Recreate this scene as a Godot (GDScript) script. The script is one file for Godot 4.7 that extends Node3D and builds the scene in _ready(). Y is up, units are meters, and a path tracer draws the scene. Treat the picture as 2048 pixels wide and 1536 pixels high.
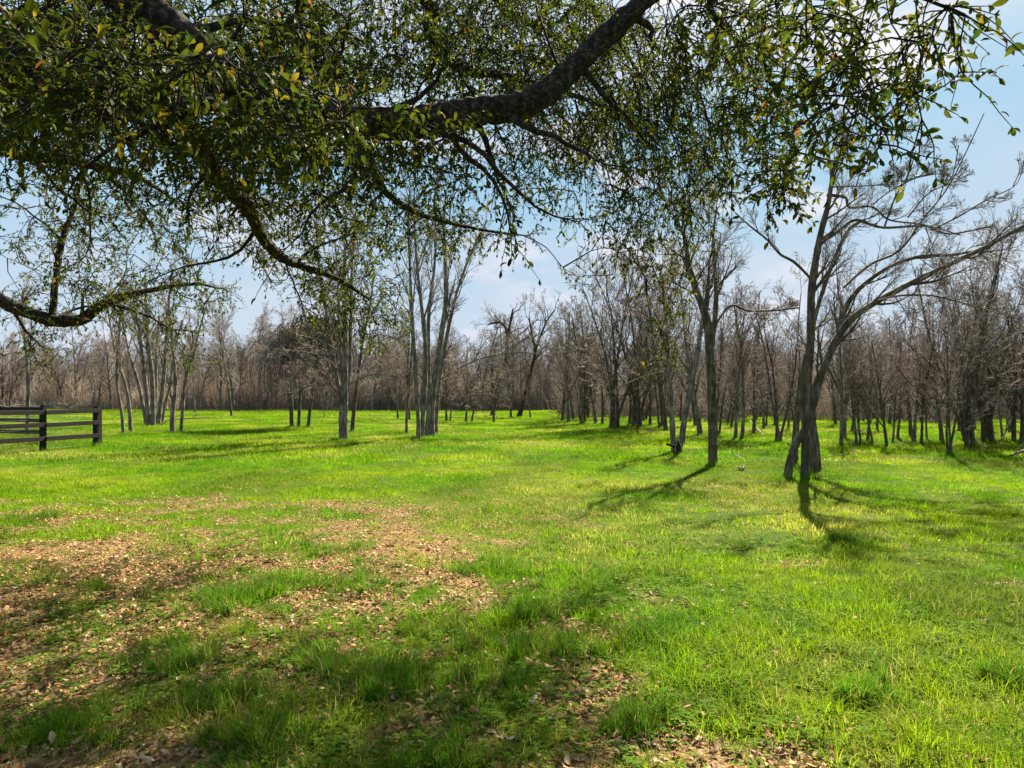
extends Node3D
# A meadow under a live oak, with bare winter woods behind. Metres, y up; the eye stands at (0, EYE, 0) and looks along -z.

const F := 1365.0      # focal length of the photograph in its pixels (2048 x 1536)
const EYE := 1.65
const HZ := 800.0      # row of the horizon
const SUN_TURN := 25.0
const SUN_HIGH := 42.0

var rng := RandomNumberGenerator.new()
var taken := {}
var M := {}
var noise := FastNoiseLite.new()
var patch := FastNoiseLite.new()
var fine := FastNoiseLite.new()


# ---------------------------------------------------------------- helpers

class Shape:
	var v := PackedVector3Array()
	var n := PackedVector3Array()
	var c := PackedColorArray()
	var ix := PackedInt32Array()
	var smooth := true
	var colored := false

	func tube(pts: PackedVector3Array, rad: PackedFloat32Array, sides: int, lumps: FastNoiseLite = null, amount := 0.0, rate := 4.0) -> void:
		var count := pts.size()
		if count < 2:
			return
		var t := (pts[1] - pts[0]).normalized()
		var u := t.cross(Vector3(0.31, 0.17, 0.93)).normalized()
		if u.length() < 0.1:
			u = t.cross(Vector3.RIGHT).normalized()
		var start := v.size()
		var step := TAU / sides
		var run := 0.0
		var off := pts[0].x * 7.3 + pts[0].y * 3.1
		for i in count:
			if i > 0 and i < count - 1:
				t = (pts[i + 1] - pts[i - 1]).normalized()
			elif i == count - 1:
				t = (pts[i] - pts[i - 1]).normalized()
			u = (u - t * u.dot(t)).normalized()
			var w := t.cross(u)
			if i > 0:
				run += pts[i].distance_to(pts[i - 1])
			for k in sides:
				var d := u * cos(k * step) + w * sin(k * step)
				var r := rad[i]
				if lumps != null:
					# furrows and swellings that run along the limb
					var cx := cos(k * step)
					var cy := sin(k * step)
					var big := lumps.get_noise_3d(cx * 0.5 + off, run * 1.6, cy * 0.5)
					var furrow := lumps.get_noise_3d(cx * r * rate * 3.0 + off, run * rate * 0.45, cy * r * rate * 3.0)
					r *= 1.0 + amount * (0.75 * big + 0.55 * furrow)
				v.append(pts[i] + d * r)
				n.append(d)
		for i in count - 1:
			var a := start + i * sides
			for k in sides:
				var k2 := (k + 1) % sides
				ix.append(a + k); ix.append(a + sides + k2); ix.append(a + k2)
				ix.append(a + k); ix.append(a + sides + k); ix.append(a + sides + k2)
		if rad[count - 1] > 0.006:   # a closed end
			var m := v.size()
			v.append(pts[count - 1] + t * rad[count - 1] * 0.4)
			n.append(t)
			var a2 := start + (count - 1) * sides
			for k in sides:
				ix.append(a2 + k); ix.append(m); ix.append(a2 + (k + 1) % sides)

	func box(at: Transform3D, size: Vector3, bevel := 0.0) -> void:
		# six faces with chamfered long edges when a bevel is given
		var h := size / 2.0
		var b := bevel
		var ring := [Vector2(-h.x + b, -h.y), Vector2(h.x - b, -h.y), Vector2(h.x, -h.y + b), Vector2(h.x, h.y - b), Vector2(h.x - b, h.y), Vector2(-h.x + b, h.y), Vector2(-h.x, h.y - b), Vector2(-h.x, -h.y + b)]
		var k := ring.size()
		for i in k:
			var p: Vector2 = ring[i]
			var q: Vector2 = ring[(i + 1) % k]
			if p.distance_to(q) < 1e-6:
				continue
			var out := Vector3(q.y - p.y, -(q.x - p.x), 0).normalized()
			quad(at * Vector3(p.x, p.y, h.z), at * Vector3(q.x, q.y, h.z), at * Vector3(q.x, q.y, -h.z), at * Vector3(p.x, p.y, -h.z), at.basis * out)
		for s in [1.0, -1.0]:
			var m := v.size()
			var out2: Vector3 = (at.basis * Vector3(0, 0, s)).normalized()
			for i in k:
				v.append(at * Vector3(ring[i].x, ring[i].y, h.z * s)); n.append(out2)
			for i in range(1, k - 1):
				if s > 0:
					ix.append(m); ix.append(m + i + 1); ix.append(m + i)
				else:
					ix.append(m); ix.append(m + i); ix.append(m + i + 1)

	func quad(a: Vector3, b: Vector3, c2: Vector3, d: Vector3, out: Vector3) -> void:
		var m := v.size()
		v.append(a); v.append(b); v.append(c2); v.append(d)
		var flip := (c2 - a).cross(b - a).dot(out) < 0.0
		for i in 4:
			n.append(out.normalized())
		var order := [0, 2, 1, 0, 3, 2] if flip else [0, 1, 2, 0, 2, 3]
		for o in order:
			ix.append(m + o)

	func strip(left: PackedVector3Array, right: PackedVector3Array) -> void:
		# a ribbon: a blade of grass; it ends in a point where both sides meet
		var m := v.size()
		for i in left.size():
			v.append(left[i]); v.append(right[i])
		for i in left.size() - 1:
			var a := m + i * 2
			ix.append(a); ix.append(a + 2); ix.append(a + 1)
			if left[i + 1].distance_squared_to(right[i + 1]) > 1e-10:
				ix.append(a + 1); ix.append(a + 2); ix.append(a + 3)

	func tri(a: Vector3, b: Vector3, c2: Vector3) -> void:
		var m := v.size()
		v.append(a); v.append(b); v.append(c2)
		ix.append(m); ix.append(m + 1); ix.append(m + 2)

	func mesh(material: Material = null, into: ArrayMesh = null) -> ArrayMesh:
		var a := []
		a.resize(Mesh.ARRAY_MAX)
		a[Mesh.ARRAY_VERTEX] = v
		if n.size() == v.size():
			a[Mesh.ARRAY_NORMAL] = n
		if c.size() == v.size():
			a[Mesh.ARRAY_COLOR] = c
		a[Mesh.ARRAY_INDEX] = ix
		var m := into if into else ArrayMesh.new()
		m.add_surface_from_arrays(Mesh.PRIMITIVE_TRIANGLES, a)
		m.surface_set_material(m.get_surface_count() - 1, material)
		return m


func numbered(called: String) -> String:
	if not taken.has(called):
		taken[called] = 0
		return called
	taken[called] += 1
	return "%s_%03d" % [called, taken[called]]


func tag(o: Node3D, label: String, category: String, group := "") -> Node3D:
	o.set_meta("label", label)
	o.set_meta("category", category)
	if group:
		o.set_meta("group", group)
	return o


func thing(called: String, label: String, category: String, group := "", where := Vector3.ZERO) -> Node3D:
	var o := Node3D.new()
	o.name = numbered(called)
	add_child(o)
	o.position = where
	return tag(o, label, category, group)


func put(called: String, m: Mesh, parent: Node3D = null) -> MeshInstance3D:
	var o := MeshInstance3D.new()
	o.mesh = m
	if parent:
		o.name = called
		parent.add_child(o, true)
	else:
		o.name = numbered(called)
		add_child(o)
	return o


func scatter(called: String, m: Mesh, places: Array, tints: PackedColorArray, parent: Node3D = null) -> MultiMeshInstance3D:
	var mm := MultiMesh.new()
	mm.transform_format = MultiMesh.TRANSFORM_3D
	mm.use_colors = tints.size() > 0
	mm.mesh = m
	mm.instance_count = places.size()
	for i in places.size():
		mm.set_instance_transform(i, places[i])
		if tints.size():
			mm.set_instance_color(i, tints[i])
	var o := MultiMeshInstance3D.new()
	o.multimesh = mm
	if parent:
		o.name = called
		parent.add_child(o, true)
	else:
		o.name = numbered(called)
		add_child(o)
	o.set_meta("kind", "stuff")
	return o


func at(px: float, py: float, d: float) -> Vector3:
	return Vector3((px - 1024.0) / F * d, EYE - (py - HZ) / F * d, -d)


func depth_of(py: float) -> float:
	return EYE * F / (py - HZ)


func gh(x: float, z: float) -> float:
	return 0.07 * noise.get_noise_2d(x * 0.9, z * 0.9) + 0.018 * noise.get_noise_2d(x * 7.0 + 90.0, z * 7.0)


func on_ground(px: float, py: float, sink := 0.0) -> Vector3:
	var p := at(px, py, depth_of(py))
	p.y = gh(p.x, p.z) - sink
	return p


func R(a: float, b: float) -> float:
	return rng.randf_range(a, b)


func any_dir() -> Vector3:
	return Vector3(rng.randfn(), rng.randfn(), rng.randfn()).normalized()


func ordinal(k: int) -> String:
	var words := ["first", "second", "third", "fourth", "fifth", "sixth", "seventh", "eighth", "ninth", "tenth", "eleventh", "twelfth"]
	if k <= words.size():
		return words[k - 1]
	var ends := {1: "st", 2: "nd", 3: "rd"}
	return str(k) + ("th" if k % 100 in [11, 12, 13] else ends.get(k % 10, "th"))


func curve(pts: Array, per: int) -> PackedVector3Array:
	# Catmull-Rom through the points
	var out := PackedVector3Array()
	var k := pts.size()
	for i in k - 1:
		var a: Vector3 = pts[maxi(i - 1, 0)]
		var b: Vector3 = pts[i]
		var c: Vector3 = pts[i + 1]
		var d: Vector3 = pts[mini(i + 2, k - 1)]
		for j in per:
			out.append(b.cubic_interpolate(c, a, d, float(j) / per))
	out.append(pts[k - 1])
	return out


func spread_radii(r: Array, per: int) -> PackedFloat32Array:
	var out := PackedFloat32Array()
	for i in r.size() - 1:
		for j in per:
			out.append(lerpf(r[i], r[i + 1], float(j) / per))
	out.append(r[r.size() - 1])
	return out


func lin(r: float, g: float, b: float) -> Color:
	return Color(r, g, b).linear_to_srgb()


# ---------------------------------------------------------------- materials

func ramp_noise(size: int, freq: float, octaves: int, colors: Array, offsets: Array, kind := FastNoiseLite.TYPE_SIMPLEX_SMOOTH, sd := 3) -> NoiseTexture2D:
	var f := FastNoiseLite.new()
	f.noise_type = kind
	f.frequency = freq
	f.fractal_octaves = octaves
	f.seed = sd
	var g := Gradient.new()
	g.offsets = PackedFloat32Array(offsets)
	g.colors = PackedColorArray(colors)
	var t := NoiseTexture2D.new()
	t.width = size
	t.height = size
	t.seamless = true
	t.noise = f
	t.color_ramp = g
	return t


func grey_noise(size: int, freq: float, octaves: int, sd := 5, kind := FastNoiseLite.TYPE_SIMPLEX_SMOOTH) -> NoiseTexture2D:
	return ramp_noise(size, freq, octaves, [Color.BLACK, Color.WHITE], [0.0, 1.0], kind, sd)


func bark(called: String, dark: Color, pale: Color, scale: Vector3, relief: float, sd: int, world := false) -> StandardMaterial3D:
	var m := StandardMaterial3D.new()
	m.resource_name = called
	m.albedo_texture = ramp_noise(512, 0.009, 6, [dark, dark.lerp(pale, 0.4), pale], [0.2, 0.5, 0.8], FastNoiseLite.TYPE_SIMPLEX_SMOOTH, sd)
	m.roughness = 0.92
	m.metallic_specular = 0.25
	m.uv1_triplanar = true
	m.uv1_world_triplanar = world
	m.uv1_scale = scale
	m.heightmap_enabled = true
	m.heightmap_texture = grey_noise(512, 0.03, 4, sd + 1)
	m.heightmap_scale = relief
	return m


func tinted(called: String, rough: float, through: float, spec := 0.4) -> StandardMaterial3D:
	# the colour of each piece is its vertex or copy colour
	var m := StandardMaterial3D.new()
	m.resource_name = called
	m.vertex_color_use_as_albedo = true
	m.roughness = rough
	m.metallic_specular = spec
	if through > 0.0:
		m.backlight_enabled = true
		m.backlight = Color(through, through, through).linear_to_srgb()
	m.cull_mode = BaseMaterial3D.CULL_DISABLED
	return m


func materials() -> void:
	M.oak = bark("oak bark", lin(0.014, 0.010, 0.008), lin(0.062, 0.05, 0.039), Vector3(3.0, 3.0, 3.0), 2.2, 11, true)
	var plates := FastNoiseLite.new()
	plates.noise_type = FastNoiseLite.TYPE_CELLULAR
	plates.cellular_return_type = FastNoiseLite.RETURN_DISTANCE2_SUB
	plates.frequency = 0.035
	plates.domain_warp_enabled = true
	plates.domain_warp_amplitude = 22.0
	plates.domain_warp_frequency = 0.02
	plates.fractal_octaves = 2
	var relief := NoiseTexture2D.new()
	relief.width = 512
	relief.height = 512
	relief.seamless = true
	relief.noise = plates
	M.oak.albedo_texture = ramp_noise(512, 0.012, 6, [lin(0.012, 0.009, 0.007), lin(0.032, 0.025, 0.02), lin(0.06, 0.05, 0.039), lin(0.15, 0.155, 0.115)], [0.2, 0.5, 0.7, 0.86], FastNoiseLite.TYPE_SIMPLEX_SMOOTH, 12)
	M.oak.heightmap_texture = relief
	M.oak.heightmap_scale = 3.0
	M.bark = bark("grey bark", lin(0.06, 0.05, 0.04), lin(0.235, 0.205, 0.17), Vector3(1.6, 0.45, 1.6), 1.2, 21)
	M.brown = bark("brown bark", lin(0.042, 0.033, 0.024), lin(0.165, 0.135, 0.10), Vector3(1.8, 0.5, 1.8), 1.4, 31)
	M.twig = bark("twig bark", lin(0.13, 0.10, 0.084), lin(0.37, 0.30, 0.255), Vector3(3, 3, 3), 0.2, 41)
	M.dark_twig = bark("dark twig bark", lin(0.08, 0.064, 0.053), lin(0.24, 0.2, 0.17), Vector3(3, 3, 3), 0.2, 45)
	M.straw = bark("dry brush", lin(0.24, 0.185, 0.135), lin(0.52, 0.425, 0.325), Vector3(1, 1, 1), 0.1, 51)
	M.vine = bark("vine bark", lin(0.06, 0.043, 0.036), lin(0.20, 0.15, 0.125), Vector3(2, 2, 2), 0.2, 61)
	M.rot = bark("rotten wood", lin(0.02, 0.016, 0.012), lin(0.09, 0.065, 0.045), Vector3(5, 1.5, 5), 1.5, 71)
	M.pale_wood = bark("bleached wood", lin(0.17, 0.14, 0.105), lin(0.40, 0.345, 0.28), Vector3(4, 4, 4), 0.4, 81)
	M.fence = bark("dark fence stain", lin(0.010, 0.008, 0.007), lin(0.042, 0.036, 0.032), Vector3(4, 4, 4), 0.25, 91)
	M.leaf = tinted("oak leaf", 0.6, 1.0, 0.2)
	M.dead = tinted("dead leaf", 0.75, 0.35, 0.3)
	M.grass = tinted("grass", 0.65, 1.0, 0.13)
	M.mottle = ramp_noise(128, 0.03, 4, [Color(0.82, 0.82, 0.82), Color(1, 1, 1)], [0.3, 0.7], FastNoiseLite.TYPE_SIMPLEX_SMOOTH, 13)
	M.clover = tinted("low weeds", 0.85, 0.9, 0.12)
	var g := StandardMaterial3D.new()
	g.resource_name = "meadow soil"
	g.vertex_color_use_as_albedo = true
	g.albedo_texture = ramp_noise(1024, 0.03, 6, [Color(0.42, 0.42, 0.42), Color(0.78, 0.78, 0.78), Color(1, 1, 1)], [0.1, 0.5, 0.9], FastNoiseLite.TYPE_SIMPLEX_SMOOTH, 7)
	g.roughness = 1.0
	g.metallic_specular = 0.15
	g.uv1_triplanar = true
	g.uv1_world_triplanar = true
	g.uv1_scale = Vector3(0.7, 0.7, 0.7)
	g.heightmap_enabled = true
	g.heightmap_texture = grey_noise(1024, 0.05, 5, 9)
	g.heightmap_scale = 2.0
	M.ground = g
	var w := StandardMaterial3D.new()
	w.resource_name = "galvanised wire"
	w.albedo_color = lin(0.16, 0.16, 0.16)
	w.metallic = 0.6
	w.roughness = 0.5
	M.wire = w
	var p := StandardMaterial3D.new()
	p.resource_name = "white scrap"
	p.albedo_color = lin(0.75, 0.75, 0.73)
	p.roughness = 0.7
	p.cull_mode = BaseMaterial3D.CULL_DISABLED
	M.scrap = p


# ---------------------------------------------------------------- sky, sun, camera

func sky_image() -> Image:
	var w := 2048
	var h := 1024
	var im := Image.create(w, h, false, Image.FORMAT_RGBF)
	var puffs := FastNoiseLite.new()
	puffs.seed = 17
	puffs.frequency = 1.0
	puffs.fractal_octaves = 6
	puffs.fractal_gain = 0.52
	var veil := FastNoiseLite.new()
	veil.seed = 4
	veil.frequency = 1.0
	veil.fractal_octaves = 4
	var a := deg_to_rad(SUN_TURN)
	var e := deg_to_rad(SUN_HIGH)
	var sun := Vector3(sin(a) * cos(e), sin(e), -cos(a) * cos(e))
	im.fill(Color(0.33, 0.36, 0.30))
	for j in h / 2:
		var el := (0.5 - (j + 0.5) / h) * PI
		var y := sin(el)
		var blue := Color(0.52, 0.62, 0.73).lerp(Color(0.24, 0.50, 0.70), smoothstep(0.05, 0.42, y)).lerp(Color(0.22, 0.43, 0.66), smoothstep(0.42, 1.0, y))
		for i in w:
			var az := TAU * (i + 0.5) / w
			var d := Vector3(sin(az) * cos(el), y, -cos(az) * cos(el))
			# clouds lie in a layer: far ones are seen flatter
			var q := Vector3(d.x, 0, d.z) / (y + 0.28)
			var n := puffs.get_noise_3d(q.x * 2.1 + 3.1, y * 5.0, q.z * 2.1)
			var cover := smoothstep(0.06, 0.30, n)
			var v := smoothstep(-0.25, 0.5, veil.get_noise_3d(q.x * 0.8, y * 2.0, q.z * 0.8 + 7.0))
			var col := blue.lerp(Color(0.56, 0.63, 0.73), 0.75 * v)
			var lit := smoothstep(-0.2, 0.35, puffs.get_noise_3d(q.x * 2.6 + 20.0, y * 5.0, q.z * 2.6))
			col = col.lerp(Color(0.60, 0.62, 0.71).lerp(Color(0.86, 0.80, 0.83), lit), cover * (0.4 + 0.45 * smoothstep(0.15, 0.42, y)))
			var g := exp(-pow(acos(clampf(d.dot(sun), -1.0, 1.0)) / 0.30, 2.0))
			col = col.lerp(Color(1.0, 0.96, 0.93), 0.65 * g)
			im.set_pixel(i, j, col)
	return im


func setting_light() -> void:
	var cam := Camera3D.new()
	cam.name = "camera"
	cam.projection = Camera3D.PROJECTION_FRUSTUM
	cam.near = 0.1
	cam.far = 900.0
	cam.size = 2.0 * 768.0 / F * cam.near
	cam.frustum_offset = Vector2(0, (HZ - 768.0) / F * cam.near)
	cam.position = Vector3(0, EYE, 0)
	cam.current = true
	add_child(cam)
	var env := Environment.new()
	env.background_mode = Environment.BG_SKY
	var sky := Sky.new()
	var pan := PanoramaSkyMaterial.new()
	pan.panorama = ImageTexture.create_from_image(sky_image())
	sky.sky_material = pan
	env.sky = sky
	env.background_energy_multiplier = 0.242
	env.tonemap_mode = Environment.TONE_MAPPER_LINEAR
	env.tonemap_exposure = 5.0
	env.sdfgi_enabled = true
	env.ssao_enabled = true
	env.ssil_enabled = true
	var world := WorldEnvironment.new()
	world.name = "world"
	world.environment = env
	add_child(world)
	var sun := DirectionalLight3D.new()
	sun.name = "sun"
	sun.light_energy = 1.6
	sun.light_color = Color(1.0, 0.955, 0.87)
	sun.light_angular_distance = 0.53
	sun.shadow_enabled = true
	sun.rotation_degrees = Vector3(-SUN_HIGH, 180.0 - SUN_TURN, 0)
	add_child(sun)


# ---------------------------------------------------------------- ground

func litter(x: float, z: float) -> float:
	# how much of the ground is fallen leaves and bare soil: under the oak, in patches
	var d := -z
	var n := patch.get_noise_2d(x, z)
	var n2 := patch.get_noise_2d(x * 3.1 + 40.0, z * 3.1)
	var base := smoothstep(3.0, -2.6, x + 0.10 * (d - 5.0)) * smoothstep(13.5, 7.5, d)
	base = maxf(base, 0.75 * smoothstep(4.1, 3.2, d) * smoothstep(2.6, 0.6, x))
	var n3 := patch.get_noise_2d(x * 7.0 - 60.0, z * 7.0)
	var l := base * 0.66 + (n * 0.8 + n2 * 1.0 + n3 * 1.0) * (0.2 + 0.65 * base) - 0.06
	# two worn spots on the right
	l = maxf(l, 0.95 - 2.2 * Vector2((x - 2.95) / 0.75, (d - 6.75) / 0.42).length() + n2)
	l = maxf(l, 0.9 - 2.0 * Vector2((x - 4.3) / 0.9, (d - 5.9) / 0.4).length() + n2)
	# the corner inside the fence
	l = maxf(l, 0.8 - 1.2 * Vector2((x + 15.9) / 1.6, (d - 22.6) / 1.2).length() + n2 * 0.5)
	return clampf(l, 0.0, 1.0)


func ground_color(x: float, z: float) -> Color:
	var l := litter(x, z)
	var n := patch.get_noise_2d(x * 0.6 - 30.0, z * 0.6)
	var f := fine.get_noise_2d(x * 3.0, z * 3.0)
	var green := Color(0.07, 0.12, 0.009).lerp(Color(0.125, 0.165, 0.013), clampf(0.5 + n * 1.2, 0, 1))
	var brown := Color(0.34, 0.22, 0.10).lerp(Color(0.20, 0.13, 0.06), clampf(0.5 + f, 0, 1))
	return green.lerp(brown, smoothstep(0.15, 0.6, l))


func grid_lines(near: float, reach: float, fine_to: float, growth: float) -> PackedFloat32Array:
	var out := PackedFloat32Array()
	var p := 0.0
	var step := near
	while p < reach:
		out.append(p)
		if p > fine_to:
			step *= growth
		p += step
	out.append(reach)
	return out


func ground() -> void:
	var half := grid_lines(0.14, 420.0, 7.0, 1.06)
	var xs := PackedFloat32Array()
	for i in range(half.size() - 1, 0, -1):
		xs.append(-half[i])
	xs.append_array(half)
	var zs := PackedFloat32Array([60.0, 30.0, 15.0, 8.0, 4.0, 2.0, 1.0, 0.0, -0.8])
	for p in grid_lines(0.12, 420.0, 10.0, 1.05):
		zs.append(-1.5 - p)
	var s := Shape.new()
	for z in zs:
		for x in xs:
			var y := gh(x, z)
			s.v.append(Vector3(x, y, z))
			s.n.append(Vector3(gh(x - 0.05, z) - gh(x + 0.05, z), 0.1, gh(x, z - 0.05) - gh(x, z + 0.05)).normalized())
			s.c.append(ground_color(x, z))
	var w := xs.size()
	for j in zs.size() - 1:
		for i in w - 1:
			var a := j * w + i
			s.ix.append_array(PackedInt32Array([a, a + w + 1, a + w, a, a + 1, a + w + 1]))
	# rows run towards -z: wind the faces so that they look up
	for k in range(0, s.ix.size(), 3):
		var t := s.ix[k + 1]
		s.ix[k + 1] = s.ix[k + 2]
		s.ix[k + 2] = t
	var o := put("ground", s.mesh(M.ground))
	o.set_meta("kind", "structure")


# ---------------------------------------------------------------- grass and litter

func blade(s: Shape, p: Vector3, lean: Vector3, h: float, w: float, segs: int) -> void:
	var side := Vector3(-lean.z, 0, lean.x).normalized().rotated(Vector3.UP, R(-0.9, 0.9)) * w * 0.5
	var left := PackedVector3Array()
	var right := PackedVector3Array()
	for i in segs + 1:
		var t := float(i) / segs
		var c := p + Vector3(0, h * (t - 0.28 * t * t * lean.length()), 0) + lean * h * t * t
		var k := side * (1.0 - t * t) if i < segs else Vector3.ZERO
		left.append(c - k)
		right.append(c + k)
	s.strip(left, right)


func tuft(blades: int, radius: float, h0: float, h1: float, w: float, segs: int, splay: float) -> ArrayMesh:
	var s := Shape.new()
	for i in blades:
		var a := R(0, TAU)
		var r := radius * sqrt(rng.randf())
		var p := Vector3(cos(a) * r, -0.012, sin(a) * r)
		var lean := (Vector3(cos(a), 0, sin(a)) * R(0.1, splay) * (0.4 + r / radius) + Vector3(R(-0.35, 0.35), 0, R(-0.35, 0.35)))
		var before := s.v.size()
		blade(s, p, lean, R(h0, h1), w * R(0.7, 1.2), segs)
		# blades of one tuft differ: most green, some yellowed, a few dry
		var k := rng.randf()
		var tone := Color(1, 1, 1) * R(0.75, 1.15)
		if k > 0.96:
			tone = Color(2.2, 1.3, 3.0)
		elif k > 0.78:
			tone = Color(1.35, 1.05, 1.0)
		for j in range(before, s.v.size()):
			s.c.append(tone)
	return s.mesh(M.grass)


func grass_tint(x: float, z: float) -> Color:
	var n := patch.get_noise_2d(x * 0.55 + 11.0, z * 0.55)
	var m := fine.get_noise_2d(x * 1.7, z * 1.7)
	var w := patch.get_noise_2d(x * 0.16 - 50.0, z * 0.16)
	var dull := patch.get_noise_2d(x * 0.9 + 300.0, z * 0.35)
	var c := Color(0.108, 0.245, 0.003).lerp(Color(0.205, 0.295, 0.006), clampf(0.5 + n * 1.1 + m * 0.5, 0, 1))
	c = c.lerp(Color(0.045, 0.145, 0.005), clampf(0.2 + m * 1.7 - n * 0.7, 0, 0.85))
	c = c.lerp(Color(0.085, 0.13, 0.012), clampf(dull * 2.2 - 0.15, 0, 0.7))
	# grass gone to straw, in drifts
	var dry := clampf(w * 1.5 + n * 1.2 + m * 0.7 - 0.15, 0, 0.75)
	if rng.randf() < 0.06 + dry * 0.7:
		c = c.lerp(Color(0.42, 0.33, 0.10), R(0.25, 0.75))
	return c * R(0.7, 1.3)


func spot_grass(d0: float, d1: float, per_m2: float, kinds: Array, sink: float, thin: float, called: String, label: String) -> void:
	var places := []
	var tints := []
	for k in kinds:
		places.append([])
		tints.append(PackedColorArray())
	var total := 0
	var d := d0
	while d < d1:
		var step := maxf(0.25, d * 0.04)
		var half := 0.80 * (d + step) + 1.6
		var count := int(2.0 * half * step * per_m2)
		for i in count:
			var x := R(-half, half)
			var z := -(d + rng.randf() * step)
			var l := litter(x, z)
			if rng.randf() < smoothstep(0.12, 0.55, l) * thin:
				continue
			var k := rng.randi() % kinds.size()
			var s := R(0.7, 1.25) * (1.0 - 0.3 * l) * (1.0 + 0.8 * patch.get_noise_2d(x * 1.6 + 5.0, z * 1.6))
			var b := Basis(Vector3.UP, R(0, TAU)).scaled(Vector3(s, s * R(0.8, 1.2), s))
			places[k].append(Transform3D(b, Vector3(x, gh(x, z) - sink, z)))
			tints[k].append(grass_tint(x, z))
		d += step
	var all := thing(called, label, "grass")
	all.set_meta("kind", "stuff")
	for k in kinds.size():
		scatter("tufts", kinds[k], places[k], tints[k], all)


func grass() -> void:
	var near := []
	for i in 6:
		near.append(tuft(17, 0.075, 0.04, 0.13, 0.0044, 3, 1.2))
	spot_grass(2.2, 6.5, 260, near, 0.0, 0.80, "near_grass", "short green grass close to the camera among fallen leaves")
	var mid := []
	for i in 5:
		mid.append(tuft(34, 0.17, 0.04, 0.095, 0.0065, 2, 0.9))
	spot_grass(6.5, 18.0, 58, mid, 0.0, 0.72, "meadow_grass", "sunlit yellow-green meadow grass in the middle ground")
	var far := []
	for i in 5:
		far.append(tuft(60, 0.5, 0.05, 0.12, 0.017, 1, 0.7))
	spot_grass(18.0, 62.0, 9.0, far, 0.0, 0.6, "far_grass", "bright mown grass across the open field by the trees")
	var edge := []
	for i in 4:
		edge.append(tuft(70, 1.1, 0.07, 0.17, 0.05, 1, 0.5))
	spot_grass(62.0, 150.0, 1.1, edge, 0.0, 0.0, "distant_grass", "pale green strip of field before the far woods")


func rough_grass() -> void:
	var kinds := []
	for i in 4:
		kinds.append(tuft(34, 0.13, 0.10, 0.27, 0.009, 3, 0.9))
	var by := [[], [], [], []]
	var tints := [PackedColorArray(), PackedColorArray(), PackedColorArray(), PackedColorArray()]
	for b in bases:
		for i in 16:
			var a := R(0, TAU)
			var r: float = b[1] + R(-0.02, 0.28)
			var p: Vector3 = b[0] + Vector3(cos(a) * r, 0, sin(a) * r)
			var k := rng.randi() % 4
			by[k].append(Transform3D(Basis(Vector3.UP, R(0, TAU)).scaled(Vector3.ONE * R(0.5, 1.25)), Vector3(p.x, gh(p.x, p.z), p.z)))
			tints[k].append(Color(0.08, 0.19, 0.008).lerp(Color(0.2, 0.24, 0.02), rng.randf() * rng.randf()))
	var all := thing("rough_grass", "longer unmown grass round the feet of the tree trunks", "grass")
	all.set_meta("kind", "stuff")
	for k in 4:
		scatter("tufts", kinds[k], by[k], tints[k], all)


func leaf_mesh(material: Material, curl: float, width: float, wavy: float) -> ArrayMesh:
	# one metre long along +y, folded a little along the midrib
	var s := Shape.new()
	var rows := [[0.0, 0.03], [0.12, 0.07], [0.32, 0.155], [0.55, 0.2], [0.78, 0.145], [0.93, 0.06], [1.0, 0.0]]
	var mid := PackedVector3Array()
	var l := PackedVector3Array()
	var r := PackedVector3Array()
	for i in rows.size():
		var y: float = rows[i][0]
		var w: float = rows[i][1] * width
		var z := -curl * (y - 0.5) * (y - 0.5)
		mid.append(Vector3(0, y, z))
		l.append(Vector3(-w, y + R(-wavy, wavy) * 0.3, z + w * 0.35 + R(-wavy, wavy)))
		r.append(Vector3(w, y + R(-wavy, wavy) * 0.3, z + w * 0.35 + R(-wavy, wavy)))
	for i in rows.size() - 1:
		s.tri(l[i], l[i + 1], mid[i])
		s.tri(mid[i], l[i + 1], mid[i + 1])
		s.tri(mid[i], mid[i + 1], r[i])
		s.tri(r[i], mid[i + 1], r[i + 1])
	return s.mesh(material)


func dead_tint() -> Color:
	var k := rng.randf()
	var c := Color(0.36, 0.215, 0.095)
	if k < 0.25:
		c = Color(0.22, 0.12, 0.05)
	elif k < 0.55:
		c = Color(0.43, 0.285, 0.135)
	elif k < 0.70:
		c = Color(0.30, 0.125, 0.045)
	elif k < 0.72:
		c = Color(0.36, 0.30, 0.23)
	return c * R(0.8, 1.2)


func flat_on_ground(x: float, z: float, size: float, lift: float) -> Transform3D:
	var b := Basis(Vector3.UP, R(0, TAU)) * Basis(Vector3.RIGHT, -PI / 2 + rng.randfn() * 0.32) * Basis(Vector3(0, 1, 0), rng.randfn() * 0.5)
	if rng.randf() < 0.5:
		b = b * Basis(Vector3(0, 1, 0), PI)
	return Transform3D(b.scaled(Vector3.ONE * size), Vector3(x, gh(x, z) + lift, z))


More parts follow.
